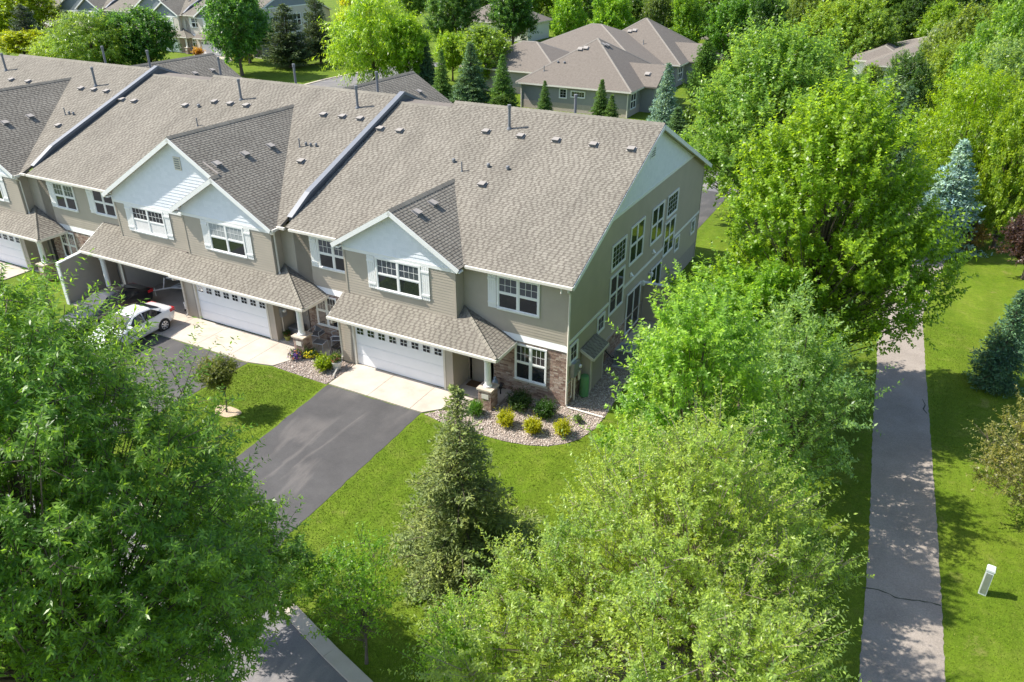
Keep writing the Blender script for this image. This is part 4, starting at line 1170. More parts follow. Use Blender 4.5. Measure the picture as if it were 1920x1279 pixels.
# ------------------------------------------------------------------ bungalows beyond
def far_shingle(name):
    m, nt, p = base_mat(name); L = nt.links.new
    tc = N(nt, "ShaderNodeTexCoord"); sp = N(nt, "ShaderNodeSeparateXYZ"); L(tc.outputs["Object"], sp.inputs[0])
    w = N(nt, "ShaderNodeMath", operation='MULTIPLY'); L(sp.outputs[2], w.inputs[0]); w.inputs[1].default_value = 12.5
    fr = N(nt, "ShaderNodeMath", operation='FRACT'); L(w.outputs[0], fr.inputs[0])
    ns = N(nt, "ShaderNodeTexNoise", i_Scale=5.0, i_Detail=4.0, i_Roughness=.7); L(tc.outputs["Object"], ns.inputs["Vector"])
    r = ramp(nt, [(0.3, (0.132,0.113,0.094)), (0.7, (0.194,0.168,0.141))]); L(ns.outputs["Fac"], r.inputs[0])
    rr = ramp(nt, [(0.0, (.72,.72,.72)), (0.25, (1,1,1))]); L(fr.outputs[0], rr.inputs[0])
    x = N(nt, "ShaderNodeVectorMath", operation='MULTIPLY'); L(r.outputs[0], x.inputs[0]); L(rr.outputs[0], x.inputs[1])
    L(x.outputs[0], p.inputs["Base Color"]); p.inputs["Roughness"].default_value = .95
    return m
M['farshingle'] = far_shingle("far_shingle")
M['bluegrey'] = simple("grey_siding", (0.27,0.27,0.26), 0.6, 0.04)
M['palebase'] = simple("pale_masonry", (0.42,0.36,0.31), 0.9, 0.1, 6)
M['whitewall'] = simple("white_siding", (0.68,0.67,0.64), 0.6, 0.04)
def hip(mb, x0, x1, y0, y1, ze, s, th=.18):
    """hip roof over a rectangle; ridge along the longer side"""
    w, d = x1-x0, y1-y0; r = min(w,d)/2; zr = ze+s*r
    if w >= d: a, b = Vector((x0+r,(y0+y1)/2,zr)), Vector((x1-r,(y0+y1)/2,zr))
    else: a, b = Vector(((x0+x1)/2,y0+r,zr)), Vector(((x0+x1)/2,y1-r,zr))
    A,B,C_,D = [Vector(p) for p in ((x0,y0,ze),(x1,y0,ze),(x1,y1,ze),(x0,y1,ze))]
    if w >= d: fs = [(A,B,b,a),(B,C_,b),(C_,D,a,b),(D,A,a)]
    else: fs = [(A,B,a),(B,C_,b,a),(C_,D,b),(D,A,a,b)]
    for f in fs: mb.poly(list(f))
    mb.box(x0,x1,y0,y1,ze-th,ze-.002,1)
    hips = [(A,a),(B,b if w>=d else a),(C_,b),(D,a if w>=d else b),(a,b)]
    return hips
def hipcaps(mb, hips):
    for p,q in hips:
        if (q-p).length > .3:
            d = (q-p).normalized(); sd_ = d.cross(Z3).normalized()*.16
            mb.add([p+Z3*.05, q+Z3*.05, p+sd_-Z3*.05, q+sd_-Z3*.05, p-sd_-Z3*.05, q-sd_-Z3*.05],[(0,1,3,2),(1,0,4,5)],2)
locB = (-26, 66, 0); iB = inv_of(locB)
B_ = thing("bungalow", "grey bungalow with broad brown hip roofs beyond the row", "bungalow", locB)
ro = MB(); hs = []
hs += hip(ro,-31.2,-17.3,55.2,69.1,2.85,.62)
hs += hip(ro,-33.5,-18.3,76,91,2.85,.62)
hs += hip(ro,-41.5,-20.5,68.5,88,2.85,.42)
hs += hip(ro,-43.0,-29,62.4,74.4,2.8,.45)
hipcaps(ro, hs)
# small gabled bays on the right side
for (y0,y1,xr) in ((59.2,65.6,-15.9),(79.6,86.0,-16.9)):
    ym = (y0+y1)/2; zr = 2.85+.6*(y1-y0)/2
    ro.slab([(-22,y0,2.86),(xr,y0,2.86),(xr,ym,zr),(-22,ym,zr)],(0,0,-.15)); ro.slab([(xr,y1,2.86),(-22,y1,2.86),(-22,ym,zr),(xr,ym,zr)],(0,0,-.15))
bro = ro.build("roof", [M['farshingle'], M['fascia'], simple("hip_cap", (0.21,0.19,0.165), .95, .1)], B_, iB)
wl = MB(); wl.box(-30.7,-17.9,55.8,69,0.9,2.7,0); wl.box(-30.72,-17.88,55.78,69.02,0,.9,1); wl.box(-33,-18.9,76.5,90.5,-.5,2.7,0); wl.box(-41,-21,69,87.5,0,2.7,0); wl.box(-42.4,-30,63,74,0,2.66,0); wl.box(-42.42,-29.98,62.98,74.02,0,.8,1)
wl.box(-18.2,-16.3,59.7,65.1,0,2.7,0); wl.box(-19.2,-17.3,80.1,85.5,0,2.7,0)
wl.slab([(-16.3,59.7,2.7),(-16.3,65.1,2.7),(-16.3,62.4,4.4)],(-.3,0,0)); wl.slab([(-17.3,80.1,2.7),(-17.3,85.5,2.7),(-17.3,82.8,4.4)],(-.3,0,0))
wl.build("wall", [M['bluegrey'], M['palebase']], B_, iB)
window(B_, iB, (-26.0,55.8,1.4), UX, NY, .95, 1.1, cols=1, sash=False, grid=(2,3)); window(B_, iB, (-24.6,55.8,1.6), UX, NY, 1.75, .75, cols=1, sash=False, grid=(5,2))
window(B_, iB, (-17.9,56.6,.7), UY, NX, 1.7, 1.7, grid=None); window(B_, iB, (-16.3,60.4,.4), UY, NX, 1.0, 2.0, cols=1, grid=None); window(B_, iB, (-16.3,62.2,.5), UY, NX, 1.8, 1.8, grid=None)
window(B_, iB, (-18.9,77.2,.7), UY, NX, 1.8, 1.8, grid=None); window(B_, iB, (-17.3,81.0,.5), UY, NX, 1.8, 1.8, grid=None)
q = MB(); q.box(-30.8,-30.68,55.70,55.77,0,2.62); q.box(-17.95,-17.85,55.68,55.77,0,2.62); q.build("downspout", M['fascia'], B_, iB)
for (x,y,z) in ((-25.6,60.4,2.85+.62*5.2+.02),(-25.0,60.6,2.85+.62*5.4+.02),(-26.6,81.2,2.85+.62*5.2+.02),(-27.2,81.0,2.85+.62*5.0+.02)):
    roof_vent(B_, iB, (x,y,z), FU, Vector((0,1,.62)).normalized(), Vector((0,-.62,1)).normalized(), .24)
for (x,y) in ((-27.4,58.3),(-26.6,58.3)): vent_cap(B_, iB, (x,y,2.85+.62*(y-55.2)), .13)
flue(B_, iB, (-28.5,57.0,2.85+.62*1.8), .6, .05); flue(B_, iB, (-24.5,79.0,2.85+.62*3.0), .6, .05)
roof_vent(B_, iB, (-17.6,60.9,2.86+.6*1.7+.02), FU, Vector((0,1,.6)).normalized(), Vector((0,-.6,1)).normalized(), .24)
for (y) in (60.0,60.7): roof_vent(B_, iB, (-23.3+.3*(y-60),61.5+(y-60)*.9,2.85+.62*(-17.3+23.3-.3*(y-60))+.02), Vector((0,1,0)), Vector((-1,0,.62)).normalized(), Vector((.62,0,1)).normalized(), .22)

def small_house(label, loc, x0, x1, y0, y1, ze, s, wall, wins):
    inv = inv_of(loc); H = thing("house", label, "house", loc)
    ro = MB(); hipcaps(ro, hip(ro,x0,x1,y0,y1,ze,s)); ro.build("roof", [M['farshingle'], M['fascia'], M['shingle']], H, inv)
    wl = MB(); wl.box(x0+.5,x1-.5,y0+.5,y1-.5,0,ze-.15); wl.build("wall", wall, H, inv)
    for (a,b) in wins: window(H, inv, (a,y0+.5,.9), UX, NY, 1.4, 1.4, grid=None)
    return H, inv
H1, i1 = small_house("tan roofed white house half hidden by dark oak leaves at upper right", (9,96,0), 2.2, 17.5, 87.5, 108, 2.9, .36, M['whitewall'], [(4.2,0),(7.5,0)])
ro = MB(); hipcaps(ro, hip(ro,.2,7.6,91.5,103,2.88,.42)); ro.build("roof", [M['farshingle'], M['fascia'], M['shingle']], H1, i1)
q = MB(); q.box(.7,2.65,92,102.5,0,2.7); q.build("wall", M['whitewall'], H1, i1)
small_house("small tan roofed house peeking out above the light green maple", (-17.5,109,0), -23.5, -13.5, 104, 113, 3.0, .45, M['bluegrey'], [(-19,0)])
small_house("pale house glimpsed through dark trees above the spruces", (-66,112,0), -72, -56, 108, 118, 3.2, .5, M['whitewall'], [(-66,0),(-62,0)])

# ------------------------------------------------------------------ things around the houses
def car(name, label, paint, loc, rz, group):
    """sedan, nose towards -Y in its own frame; length 4.6"""
    root = thing(name, label, "car", loc, group, rz)
    # stations along y (front -2.3 .. rear 2.3): (y, half width, z of sill, z of shoulder, z of roof/deck, half width at roof)
    st = [(-2.30,.62,.34,.56,.62,.45),(-2.18,.78,.26,.66,.74,.62),(-1.7,.87,.22,.74,.86,.70),(-1.1,.895,.21,.82,.94,.72),(-.75,.90,.20,.88,1.02,.70),
          (-.15,.905,.20,.90,1.38,.60),(.35,.905,.20,.91,1.46,.58),(.95,.90,.20,.93,1.41,.58),(1.55,.885,.22,.95,1.16,.64),(1.78,.87,.24,.96,1.07,.68),(2.12,.80,.30,.95,1.02,.64),(2.28,.70,.40,.86,.94,.55)]
    V = []; F = []
    prof = lambda s: [(0,s[2]),(s[1]*.86,s[2]),(s[1]*.97,s[2]+.10),(s[1],(s[2]+s[3])/2+.06),(s[1]*.965,s[3]),(s[1]*.90+s[5]*.06,s[3]+(s[4]-s[3])*.12),(s[5],s[4]-(s[4]-s[3])*.14),(s[5]*.82,s[4]-.012),(0,s[4])]
    mb = MB(); rows = []
    for s in st:
        p = prof(s); ring = [(x,s[0],z) for x,z in p] + [(-x,s[0],z) for x,z in p[-2:0:-1]]
        rows.append(len(mb.v)); mb.v.extend(ring)
    k = len(ring)
    for i in range(len(st)-1):
        for q in range(k):
            mb.f.append([rows[i]+q, rows[i]+(q+1)%k, rows[i+1]+(q+1)%k, rows[i+1]+q]); mb.m.append(0)
    mb.f.append([rows[0]+q for q in range(k)][::-1]); mb.m.append(0); mb.f.append([rows[-1]+q for q in range(k)]); mb.m.append(0)
    body = mb.build("body", [paint], root, smooth=True)
    # glass: side windows, windscreen, rear window, laid just over the body
    gl = lambda pts: [Vector(p) for p in pts]
    for sx in (-1, 1):
        w = MB(); w.poly([(sx*.895,-.62,.97),(sx*.90,.30,.985),(sx*.655,.34,1.375),(sx*.66,-.10,1.31)]); w.build("side_window", M['glass'], body)
        w = MB(); w.poly([(sx*.90,.36,.985),(sx*.892,1.05,1.0),(sx*.862,1.42,1.03),(sx*.66,.98,1.33),(sx*.655,.40,1.375)]); w.build("side_window", M['glass'], body)
    w = MB(); w.poly([(-.64,-.80,1.035),(.64,-.80,1.035),(.53,-.18,1.395),(-.53,-.18,1.395)]); w.build("windscreen", M['glass'], body)
    w = MB(); w.poly([(-.53,1.0,1.405),(.53,1.0,1.405),(.60,1.56,1.185),(-.60,1.56,1.185)]); w.build("rear_window", M['glass'], body)
    for sx in (-1, 1):
        w = MB(); w.obox((sx*.62,2.19,.78),UX,Z3,UY,-.17,.17,0,.17,-.12,.07); w.obox((sx*.80,2.08,.80),UX,Z3,UY,-.06,.03,0,.15,-.16,.08); w.build("tail_light", M['lamp_red'], root)
        w = MB(); w.obox((sx*.50,-2.262,.56),UX,Z3,UY,-.14,.14,0,.10,-.02,.2); w.build("headlight", M['alum'], root)
    for sx in (-1, 1):
        for y in (-1.42, 1.38):
            w = MB(); x0 = sx*.70; x1 = sx*.915
            w.tube([(x0,y,.325),(x0+sx*.02,y,.325),(x1-sx*.02,y,.325),(x1,y,.325)],[.30,.325,.325,.30],28)
            wo = w.build("wheel", M['tyre'], root)
            w = MB(); w.tube([(x1-sx*.01,y,.325),(x1+sx*.004,y,.325)],[.225,.215],24,0)
            for q in range(7):
                a = q*2*math.pi/7+.2
                w.tube([(x1+sx*.006,y+.11*math.cos(a),.325+.11*math.sin(a)),(x1+sx*.006,y+.19*math.cos(a),.325+.19*math.sin(a))],[.028,.034],6,1)
            w.build("rim", [M['rim'], M['black']], wo)
            w = MB(); w.tube([(sx*.66,y,.325),(sx*.9,y,.325)],.36,24); w.build("wheel_arch", M['black'], root)
    w = MB(); w.box(-.26,.26,2.285,2.30,.62,.74); w.build("licence_plate", M['trim'], root)
    for sx in (-1,1):
        w = MB(); w.box(sx*.93-.09,sx*.93+.09,-.62,-.48,.95,1.08); w.build("mirror", paint, root)
    return root
car("car", "white sedan backed up to the open garage, its nose under the ash leaves", M['carwhite'], (-21.55,-4.42,.01), math.radians(3), "cars parked by the open garage")
car("car", "black car left of the white sedan, only its red tail lamp showing through leaves", M['carblack'], (-24.55,-3.3,.01), 0, "cars parked by the open garage")

# boat on its trailer inside the open garage
bt = thing("boat_trailer", "small grey boat on a white trailer inside the open garage", "boat", (-22.85,1.85,.045), rz=math.radians(56))
mb = MB(); st = [(-2.1,.02,.95,1.02),(-1.6,.42,.72,1.1),(-.6,.74,.6,1.08),(.8,.84,.56,1.04),(2.0,.82,.56,1.02)]
rows = []
for (x,hw,zb,zt) in st:
    rows.append(len(mb.v)); mb.v.extend([(x,-hw,zt),(x,-hw*.92,(zt+zb)/2),(x,0,zb),(x,hw*.92,(zt+zb)/2),(x,hw,zt)])
for i in range(4):
    for q in range(4): mb.f.append([rows[i]+q,rows[i]+q+1,rows[i+1]+q+1,rows[i+1]+q]); mb.m.append(0)
mb.f.append([rows[-1]+q for q in range(5)]); mb.m.append(0)
hu = mb.build("hull", M['hull'], bt)
mb = MB()
for s_ in (-1,1): mb.tube([(st_[0],s_*st_[1],st_[3]+.01) for st_ in st],.03,6)
mb.build("gunwale", M['trim'], hu)
mb = MB(); mb.poly([(st_[0],-st_[1]*.94,st_[3]-.03) for st_ in st]+[(st_[0],st_[1]*.94,st_[3]-.03) for st_ in st[::-1]]); mb.build("boat_cover", M['navy'], hu)
mb = MB()
mb.tube([(-2.9,0,.42),(-2.0,0,.42),(1.9,0,.42)],.045,6)
for s_ in (-1,1): mb.tube([(-2.0,0,.42),(-.9,s_*.75,.42),(1.9,s_*.75,.42)],.04,6)
for x in (-1.2,.9): mb.tube([(x,-.85,.42),(x,.85,.42)],.035,6)
mb.tube([(-2.35,0,.42),(-2.2,0,1.05)],.035,6); mb.tube([(-2.8,.06,.55),(-2.8,.06,.06)],.028,6)
mb.build("trailer_frame", M['trim'], bt)
for s_ in (-1,1):
    w = MB(); w.tube([(.5,s_*.8,.28),(.5,s_*.95,.28)],.28,18); w.build("wheel", M['tyre'], bt)
# cooler by the door post
ck = thing("cooler", "white box with a red round mark just inside the open garage door post", "cooler", (-21.45,-.78,.045))
mb = MB(); mb.box(-.2,.2,-.17,.17,0,.42); mb.box(-.21,.21,-.18,.18,.425,.5); mb.build("box", M['trim'], ck)
mb = MB(); mb.tube([(0,-.172,.24),(0,-.185,.24)],.09,16); mb.build("red_mark", M['red'], ck)
mb = MB()
for x in (-.13,.13): mb.tube([(x,-.2,.05),(x,-.2,.12)],.05,8)
mb.box(-.1,.16,-.06,.06,.5,.56); mb.build("foot", M['black'], ck)

# porch of the middle house: chairs, ottoman, pots
def sling_chair(label, loc, rz):
    c = thing("patio_chair", label, "patio chair", loc, "sling chairs on the middle porch", rz)
    mb = MB(); mb.slab([(-.26,-.25,.40),(.26,-.25,.40),(.26,.25,.37),(-.26,.25,.37)],(0,0,-.02)); mb.build("seat", M['sling'], c)
    mb = MB(); mb.slab([(-.26,.25,.39),(.26,.25,.39),(.26,.50,1.08),(-.26,.50,1.08)],(0,.02,0)); mb.build("backrest", M['sling'], c)
    for s_ in (-1,1):
        mb = MB(); x = s_*.29
        mb.tube([(x,-.27,.02),(x,-.27,.42),(x,-.30,.60),(x,-.22,.64),(x,.30,.62)],.02,6); mb.tube([(x,.34,.02),(x,.30,.40),(x,.52,1.10)],.02,6); mb.tube([(x,-.27,.41),(x,.29,.38)],.018,6)
        mb.build("side_frame", M['alum'], c)
    mb = MB(); mb.tube([(-.29,-.27,.41),(.29,-.27,.41)],.018,6); mb.tube([(-.29,.52,1.1),(.29,.52,1.1)],.018,6); mb.build("crossbar", M['alum'], c)
    return c
sling_chair("grey sling chair with pale frame facing out from the middle porch door", (-13.15,.0-.35,.085), math.radians(8))
sling_chair("second grey sling chair turned sideways, half behind the downspout", (-11.95,-.25,.085), math.radians(-55))
ot = thing("ottoman", "grey sling footstool with pale frame in front of the porch chair", "footstool", (-12.5,-.92,.085), rz=.15)
mb = MB(); mb.slab([(-.27,-.2,.38),(.27,-.2,.38),(.27,.2,.38),(-.27,.2,.38)],(0,0,-.02)); mb.build("seat", M['sling'], ot)
for s_ in (-1,1):
    mb = MB(); mb.tube([(s_*.29,-.26,.0),(s_*.29,-.22,.36),(s_*.29,.22,.40),(s_*.29,.26,.0)],.02,6); mb.build("leg_frame", M['alum'], ot)
mb = MB(); mb.tube([(-.29,-.22,.37),(.29,-.22,.37)],.018,6); mb.build("crossbar", M['alum'], ot)
bx = thing("storage_box", "dark grey storage box on the middle porch beside the garage wall", "box", (-14.35,-.42,.085))
mb = MB(); mb.box(-.3,.3,-.25,.25,0,.5); mb.build("body", M['sling'], bx); mb = MB(); mb.box(-.32,.32,-.27,.27,.502,.56); mb.build("lid", M['metal'], bx)
hr = thing("wire_rack", "black hooped rack standing behind the white flowerpot", "rack", (-11.2,-1.05,.02))
for i in range(5):
    mb = MB(); r = .34; y = -.24+.12*i
    mb.tube([(-r,y,.0),(-r*.98,y,.3),(-r*.7,y,.55),(0,y,.66),(r*.7,y,.55),(r*.98,y,.3),(r,y,0)],.022,6); mb.build("hoop", M['black'], hr)
mb = MB(); mb.tube([(-.2,-.3,.62),(-.2,.3,.62)],.02,6); mb.tube([(.2,-.3,.62),(.2,.3,.62)],.02,6); mb.tube([(0,-.3,.67),(0,.3,.67)],.05,6); mb.tube([(-.3,0,.42),(.3,0,.42)],.06,8); mb.build("rail", M['black'], hr)

dm = thing("doormat", "brown coir doormat lying before the end porch door", "doormat", (-4.15,-.32,.087))
mb = MB(); mb.box(-.42,.42,-.24,.24,0,.018); mb.build("mat", M['mat'], dm)
hn = thing("bird_statue", "blue grey garden bird figure behind the end porch column", "statue", (-3.2,-.35,.087))
mb = MB(); mb.lathe((0,0,0),[(.10,0),(.13,.05),(.15,.2),(.15,.35),(.11,.5),(.06,.58)],14); mb.build("body", M['heron'], hn, smooth=True)
mb = MB(); mb.lathe((0,0,.56),[(.05,0),(.075,.05),(.06,.11),(.02,.14)],12); mb.tube([(.03,-.05,.62),(.06,-.16,.60)],[.025,.006],6); mb.build("head", M['heron'], hn, smooth=True)
ln = thing("garden_lantern", "small dark lantern standing by the brick wall in the gravel bed", "lantern", (-2.85,-.5,.03))
mb = MB(); mb.lathe((0,0,0),[(.11,0),(.11,.03),(.03,.05),(.03,.32),(.08,.34)],10); mb.build("stem", M['black'], ln)
mb = MB(); mb.lathe((0,0,.34),[(.08,0),(.085,.15)],8); mb.build("lamp_glass", M['glass'], ln); mb = MB(); mb.lathe((0,0,.49),[(.12,0),(.05,.07),(.015,.11)],8); mb.build("hood", M['black'], ln)
br = thing("rain_barrel", "ribbed green barrel by the meter on the shaded side wall", "barrel", (.36,1.18,.02))
mb = MB(); pr = [(.19,0)]
for i in range(9): pr += [(.205,.03+i*.1),(.205,.075+i*.1),(.19,.085+i*.1),(.19,.12+i*.1)]
mb.lathe((0,0,0), pr+[(.19,.95),(.17,.97)], 22); mb.build("shell", M['green_plastic'], br, smooth=False)
mb = MB(); mb.lathe((0,0,.97),[(.18,.002),(.18,.02),(.05,.03)],22); mb.build("lid", M['green_plastic'], br)
ac = thing("air_conditioner", "grey air conditioner unit on its pad behind the utility closet", "air conditioner", (.98,4.6,.02))
mb = MB(); mb.box(-.48,.48,-.48,.48,0,.06); mb.build("pad", M['alum'], ac)
mb = MB(); mb.box(-.37,.37,-.37,.37,.065,.80); mb.build("coil", M['metal'], ac)
mb = MB()
for sx in (-1,1):
    for sy in (-1,1): mb.box(sx*.38-.03,sx*.38+.03,sy*.38-.03,sy*.38+.03,.065,.82)
mb.build("corner_post", M['steel'], ac)
for i in range(12):
    z = .1+i*.057
    mb = MB(); mb.box(-.35,.35,-.385,-.373,z,z+.022); mb.box(-.35,.35,.373,.385,z,z+.022); mb.box(.373,.385,-.35,.35,z,z+.022); mb.box(-.385,-.373,-.35,.35,z,z+.022); mb.build("louvre", M['steel'], ac)
mb = MB(); mb.box(-.41,.41,-.41,.41,.822,.88); mb.build("top", M['steel'], ac)
mb = MB(); mb.lathe((0,0,.88),[(.3,.002),(.3,.02),(.05,.035)],20); mb.build("fan_grille", M['metal'], ac)
mb = MB(); mb.tube([(-.38,-.2,.4),(-.6,-.2,.3),(-.85,-.2,.5),(-.93,-.2,.6)],.03,6); mb.build("pipe", M['black'], ac)
pd = thing("utility_pedestal", "pale square utility pedestal in the grass right of the path", "pedestal", (15.62,-3.62,0), rz=math.radians(-8))
mb = MB(); mb.box(-.105,.105,-.105,.105,-.05,.93); mb.build("shaft", M['ped'], pd)
mb = MB(); mb.slab([(-.12,-.12,.935),(.12,-.12,.935),(.12,.12,.935),(-.12,.12,.935)],(0,0,.06)); mb.add([(-.12,-.12,.996),(.12,-.12,.996),(.12,.12,.996),(-.12,.12,.996),(-.1,-.1,1.04),(.1,-.1,1.04),(.1,.1,1.04),(-.1,.1,1.04)],[(4,5,6,7),(0,1,5,4),(1,2,6,5),(2,3,7,6),(3,0,4,7)]); mb.build("cap", M['ped'], pd)
mb = MB(); mb.box(-.08,.08,-.113,-.107,.06,.86); mb.build("door", M['steel'], pd)

# ------------------------------------------------------------------ plants
def norm(a): return a / np.maximum(np.linalg.norm(a, axis=-1, keepdims=True), 1e-9)
def leaves(P, A, Nv, L, W, fold=.12):
    """one four-cornered folded leaf per row"""
    A = norm(A); Nv = norm(Nv - A*np.sum(A*Nv, -1, keepdims=True)); S = np.cross(A, Nv)
    L = L[:, None]; W = W[:, None]
    m = P + A*L*.42 + Nv*W*fold
    V = np.stack([P, m + S*W*.5, P + A*L - Nv*W*fold, m - S*W*.5], 1).reshape(-1, 3)
    F = np.arange(len(P)*4).reshape(-1, 4)
    return V, F

def clusters(rs, blobs, nc, shell=.5):
    C = []; O = []; B = np.array([b[:6] for b in blobs], float)
    w = B[:, 3]*B[:, 4] + B[:, 3]*B[:, 5]; w = w/w.sum()
    for i in range(nc):
        best = None
        for t in range(5):
            k = rs.choice(len(B), p=w); d = rs.randn(3); d /= np.linalg.norm(d)
            if d[2] < 0 and rs.rand() < .45: d[2] = -d[2]
            r = shell + (1-shell)*rs.rand()**.7
            p = B[k, :3] + d*r*B[k, 3:6]
            dist = min([np.sum((p-c)**2) for c in C[-400:]]) if C else 9
            if best is None or dist > best[0]: best = (dist, p, d)
        C.append(best[1]); o = best[2]*np.array([1,1,.8]) + np.array([0,0,.25]); O.append(o/np.linalg.norm(o))
    return np.array(C), np.array(O)

def broadleaf(seed, blobs, nc, nt, nl, tl, leaf, H, tr, upright=.35, spread=.7, droop=.25, shell=.5, lean=(0,0), twigs=False, limb_every=1, fw=.55, thin=0.0, k=6, zmin=.8, shoots=.14):
    """returns crown arrays and a trunk-and-limbs builder in the tree's own frame"""
    rs = np.random.RandomState(seed)
    C, O = clusters(rs, blobs, nc, shell)
    T = nc*nt
    ci = np.repeat(np.arange(nc), nt)
    size = rs.uniform(.75, 1.25, nc)[ci]
    o0 = C[ci] - O[ci]*tl*.35 + rs.randn(T, 3)*tl*.2*size[:, None]
    d = norm(O[ci]*.9 + rs.randn(T, 3)*spread + np.array([0, 0, upright]))
    ln = tl*rs.uniform(.5, 1.1, T)*size
    sh_ = rs.rand(T) < shoots; ln[sh_] *= 1.75; d[sh_] = norm(O[ci[sh_]]*1.1 + rs.randn(sh_.sum(), 3)*.35 + np.array([0, 0, upright + .25]))
    t = (np.linspace(.12, 1, nl)[None] + rs.uniform(-.05, .05, (T, nl)))
    P = o0[:, None] + d[:, None]*(ln[:, None]*t)[..., None] - np.array([0, 0, 1])*(droop*.35*ln[:, None]*t**2)[..., None]
    e1 = norm(np.cross(d, rs.randn(T, 3))); e2 = np.cross(d, e1)
    ph = np.arange(nl)[None]*2.4 + rs.uniform(0, 6.28, (T, 1))
    S = e1[:, None]*np.cos(ph)[..., None] + e2[:, None]*np.sin(ph)[..., None]
    A = d[:, None]*fw + S*.85 + rs.randn(T, nl, 3)*.25 - np.array([0, 0, droop])
    Nv = np.array([0, 0, .85]) + O[ci][:, None]*.35 + rs.randn(T, nl, 3)*.42
    n = T*nl
    P, A, Nv = P.reshape(n, 3), A.reshape(n, 3), Nv.reshape(n, 3)
    if thin:
        kp = rs.rand(n) > thin; P, A, Nv = P[kp], A[kp], Nv[kp]; n = len(P)
    P[:, 2] = np.maximum(P[:, 2], .15)
    f = rs.uniform(.65, 1.2, n)
    V, F = leaves(P, A, Nv, leaf[0]*f, leaf[1]*f)
    tb = MB()
    top = np.array([lean[0], lean[1], H*.86]); bend = np.array([rs.uniform(-.15,.15), rs.uniform(-.15,.15), 0])
    spine = lambda q: np.array([0, 0, 0])*(1-q) + top*q + bend*math.sin(q*3.1)
    qs = np.linspace(0, 1, 9)
    tb.tube([spine(q) - (np.array([0,0,.1]) if q == 0 else 0) for q in qs], [tr*(1.35 if q == 0 else 1)*(1-q*.88) for q in qs], 10)
    for i in range(0, nc, limb_every):
        c = C[i]; q = min(max((c[2]*.62)/H, zmin/H), .92); q = min(q, max(.12, (c[2]-.3)/H))
        a = spine(q); mid = a*.45 + c*.55 + np.array([0, 0, -.08*np.linalg.norm(c-a)]); r = max(.012, tr*.36*(1-q))
        tb.tube([a, a*.75+mid*.25 + rs.randn(3)*.04, mid + rs.randn(3)*.06, c], [r, r*.75, r*.5, r*.18], 5, cap=False)
    if twigs:
        for j in range(0, T, 2):
            e = o0[j] + d[j]*ln[j]*.8; tb.tube([C[ci[j]]*.5+o0[j]*.5, e - np.array([0,0,droop*.2*ln[j]])], [.011, .004], 3, cap=False)
    return V, F, tb

def conifer(seed, H, Rb, nw, leaf, dens=1.0, droop=.18, tip=.12, gap=.0, nb0=7, top=.9, zb=.03, up=.0):
    rs = np.random.RandomState(seed); P0 = []; D = []; Ln = []; tb = MB()
    tb.tube([(0,0,-.1),(0,0,H*.5),(.0,0,H*.985)], [Rb*.075, Rb*.045, .012], 8)
    for i in range(nw):
        q = zb + (1-zb-.02)*(i/(nw-1)); z = H*q
        r = Rb*(1-q)**top*rs.uniform(.82, 1.15) + .06
        nb = int(nb0 + 5*(r/Rb))
        a0 = rs.uniform(0, 6.28)
        for b in range(nb):
            if rs.rand() < gap: continue
            an = a0 + 6.283*b/nb + rs.uniform(-.25, .25); rr = r*rs.uniform(.7, 1.12)
            u = np.array([math.cos(an), math.sin(an), 0]); tng = np.array([-u[1], u[0], 0]); z0 = z + rs.uniform(-.5, .5)*H/nw
            pt = lambda t: np.array([0, 0, z0]) + u*rr*t + np.array([0, 0, 1])*(rr*(up*t + .10*t - (droop+.1)*t*t + tip*t**4))
            tb.tube([pt(0), pt(.5), pt(.95)], [max(.008, rr*.018), max(.006, rr*.012), .004], 4, cap=False)
            n = max(4, int(rr/.10*dens))
            for t in np.linspace(.12, 1, n):
                p = pt(t); s = rr*(.34*(1-t)+.10)*rs.uniform(.8, 1.2) + .05
                for sg in (-1, 1):
                    dd = u*.75 + tng*sg*rs.uniform(.5, 1.0) + np.array([0, 0, rs.uniform(-.25, .15)])
                    P0.append(p); D.append(dd/np.linalg.norm(dd)); Ln.append(s)
    P0, D, Ln = np.array(P0), np.array(D), np.array(Ln)
    # leader tuft
    nn = np.maximum(3, (Ln/(leaf[0]*.30)).astype(int)); idx = np.repeat(np.arange(len(P0)), nn)
    t = rs.uniform(.0, 1, len(idx))
    P = P0[idx] + D[idx]*(Ln[idx]*t)[:, None] + rs.randn(len(idx), 3)*.012
    A = D[idx]*.9 + rs.randn(len(idx), 3)*.5 + np.array([0, 0, .12])
    zt = rs.uniform(.88, 1.0, 60)*H
    P = np.concatenate([P, np.stack([rs.randn(60)*.02, rs.randn(60)*.02, zt], 1)]); A = np.concatenate([A, norm(rs.randn(60, 3)) + np.array([0, 0, .8])])
    Nv = np.array([0, 0, .9]) + rs.randn(len(P), 3)*.5
    f = rs.uniform(.7, 1.25, len(P))
    V, F = leaves(P, A, Nv, leaf[0]*f, leaf[1]*f, .08)
    return V, F, tb

def plant_tree(name, label, loc, data, col, cat="tree", group=None, bark='bark', rz=0, mat='leaf', crown_name="crown"):
    V, F, tb = data
    t = thing(name, label, cat, loc, group, rz)
    c = mesh_np(crown_name, V, F, M[mat], t); c.color = (col[0]*1.45, col[1]*1.38, col[2]*1.3, 1)
    tb.build("trunk", M[bark], t)
    return t
def recopy(src, label, loc, rz, sc, col, group=None):
    r = src.copy(); COL.objects.link(r); r.location = loc; r.rotation_euler = (0, 0, rz); r.scale = sc; r['label'] = label
    if group: r['group'] = group
    elif 'group' in r: del r['group']
    for ch in src.children:
        c = ch.copy(); COL.objects.link(c); c.parent = r
        if c.name.startswith('crown'): c.color = (col[0]*1.5+.028, col[1]*1.4+.042, col[2]*1.4+.010, 1)
    return r

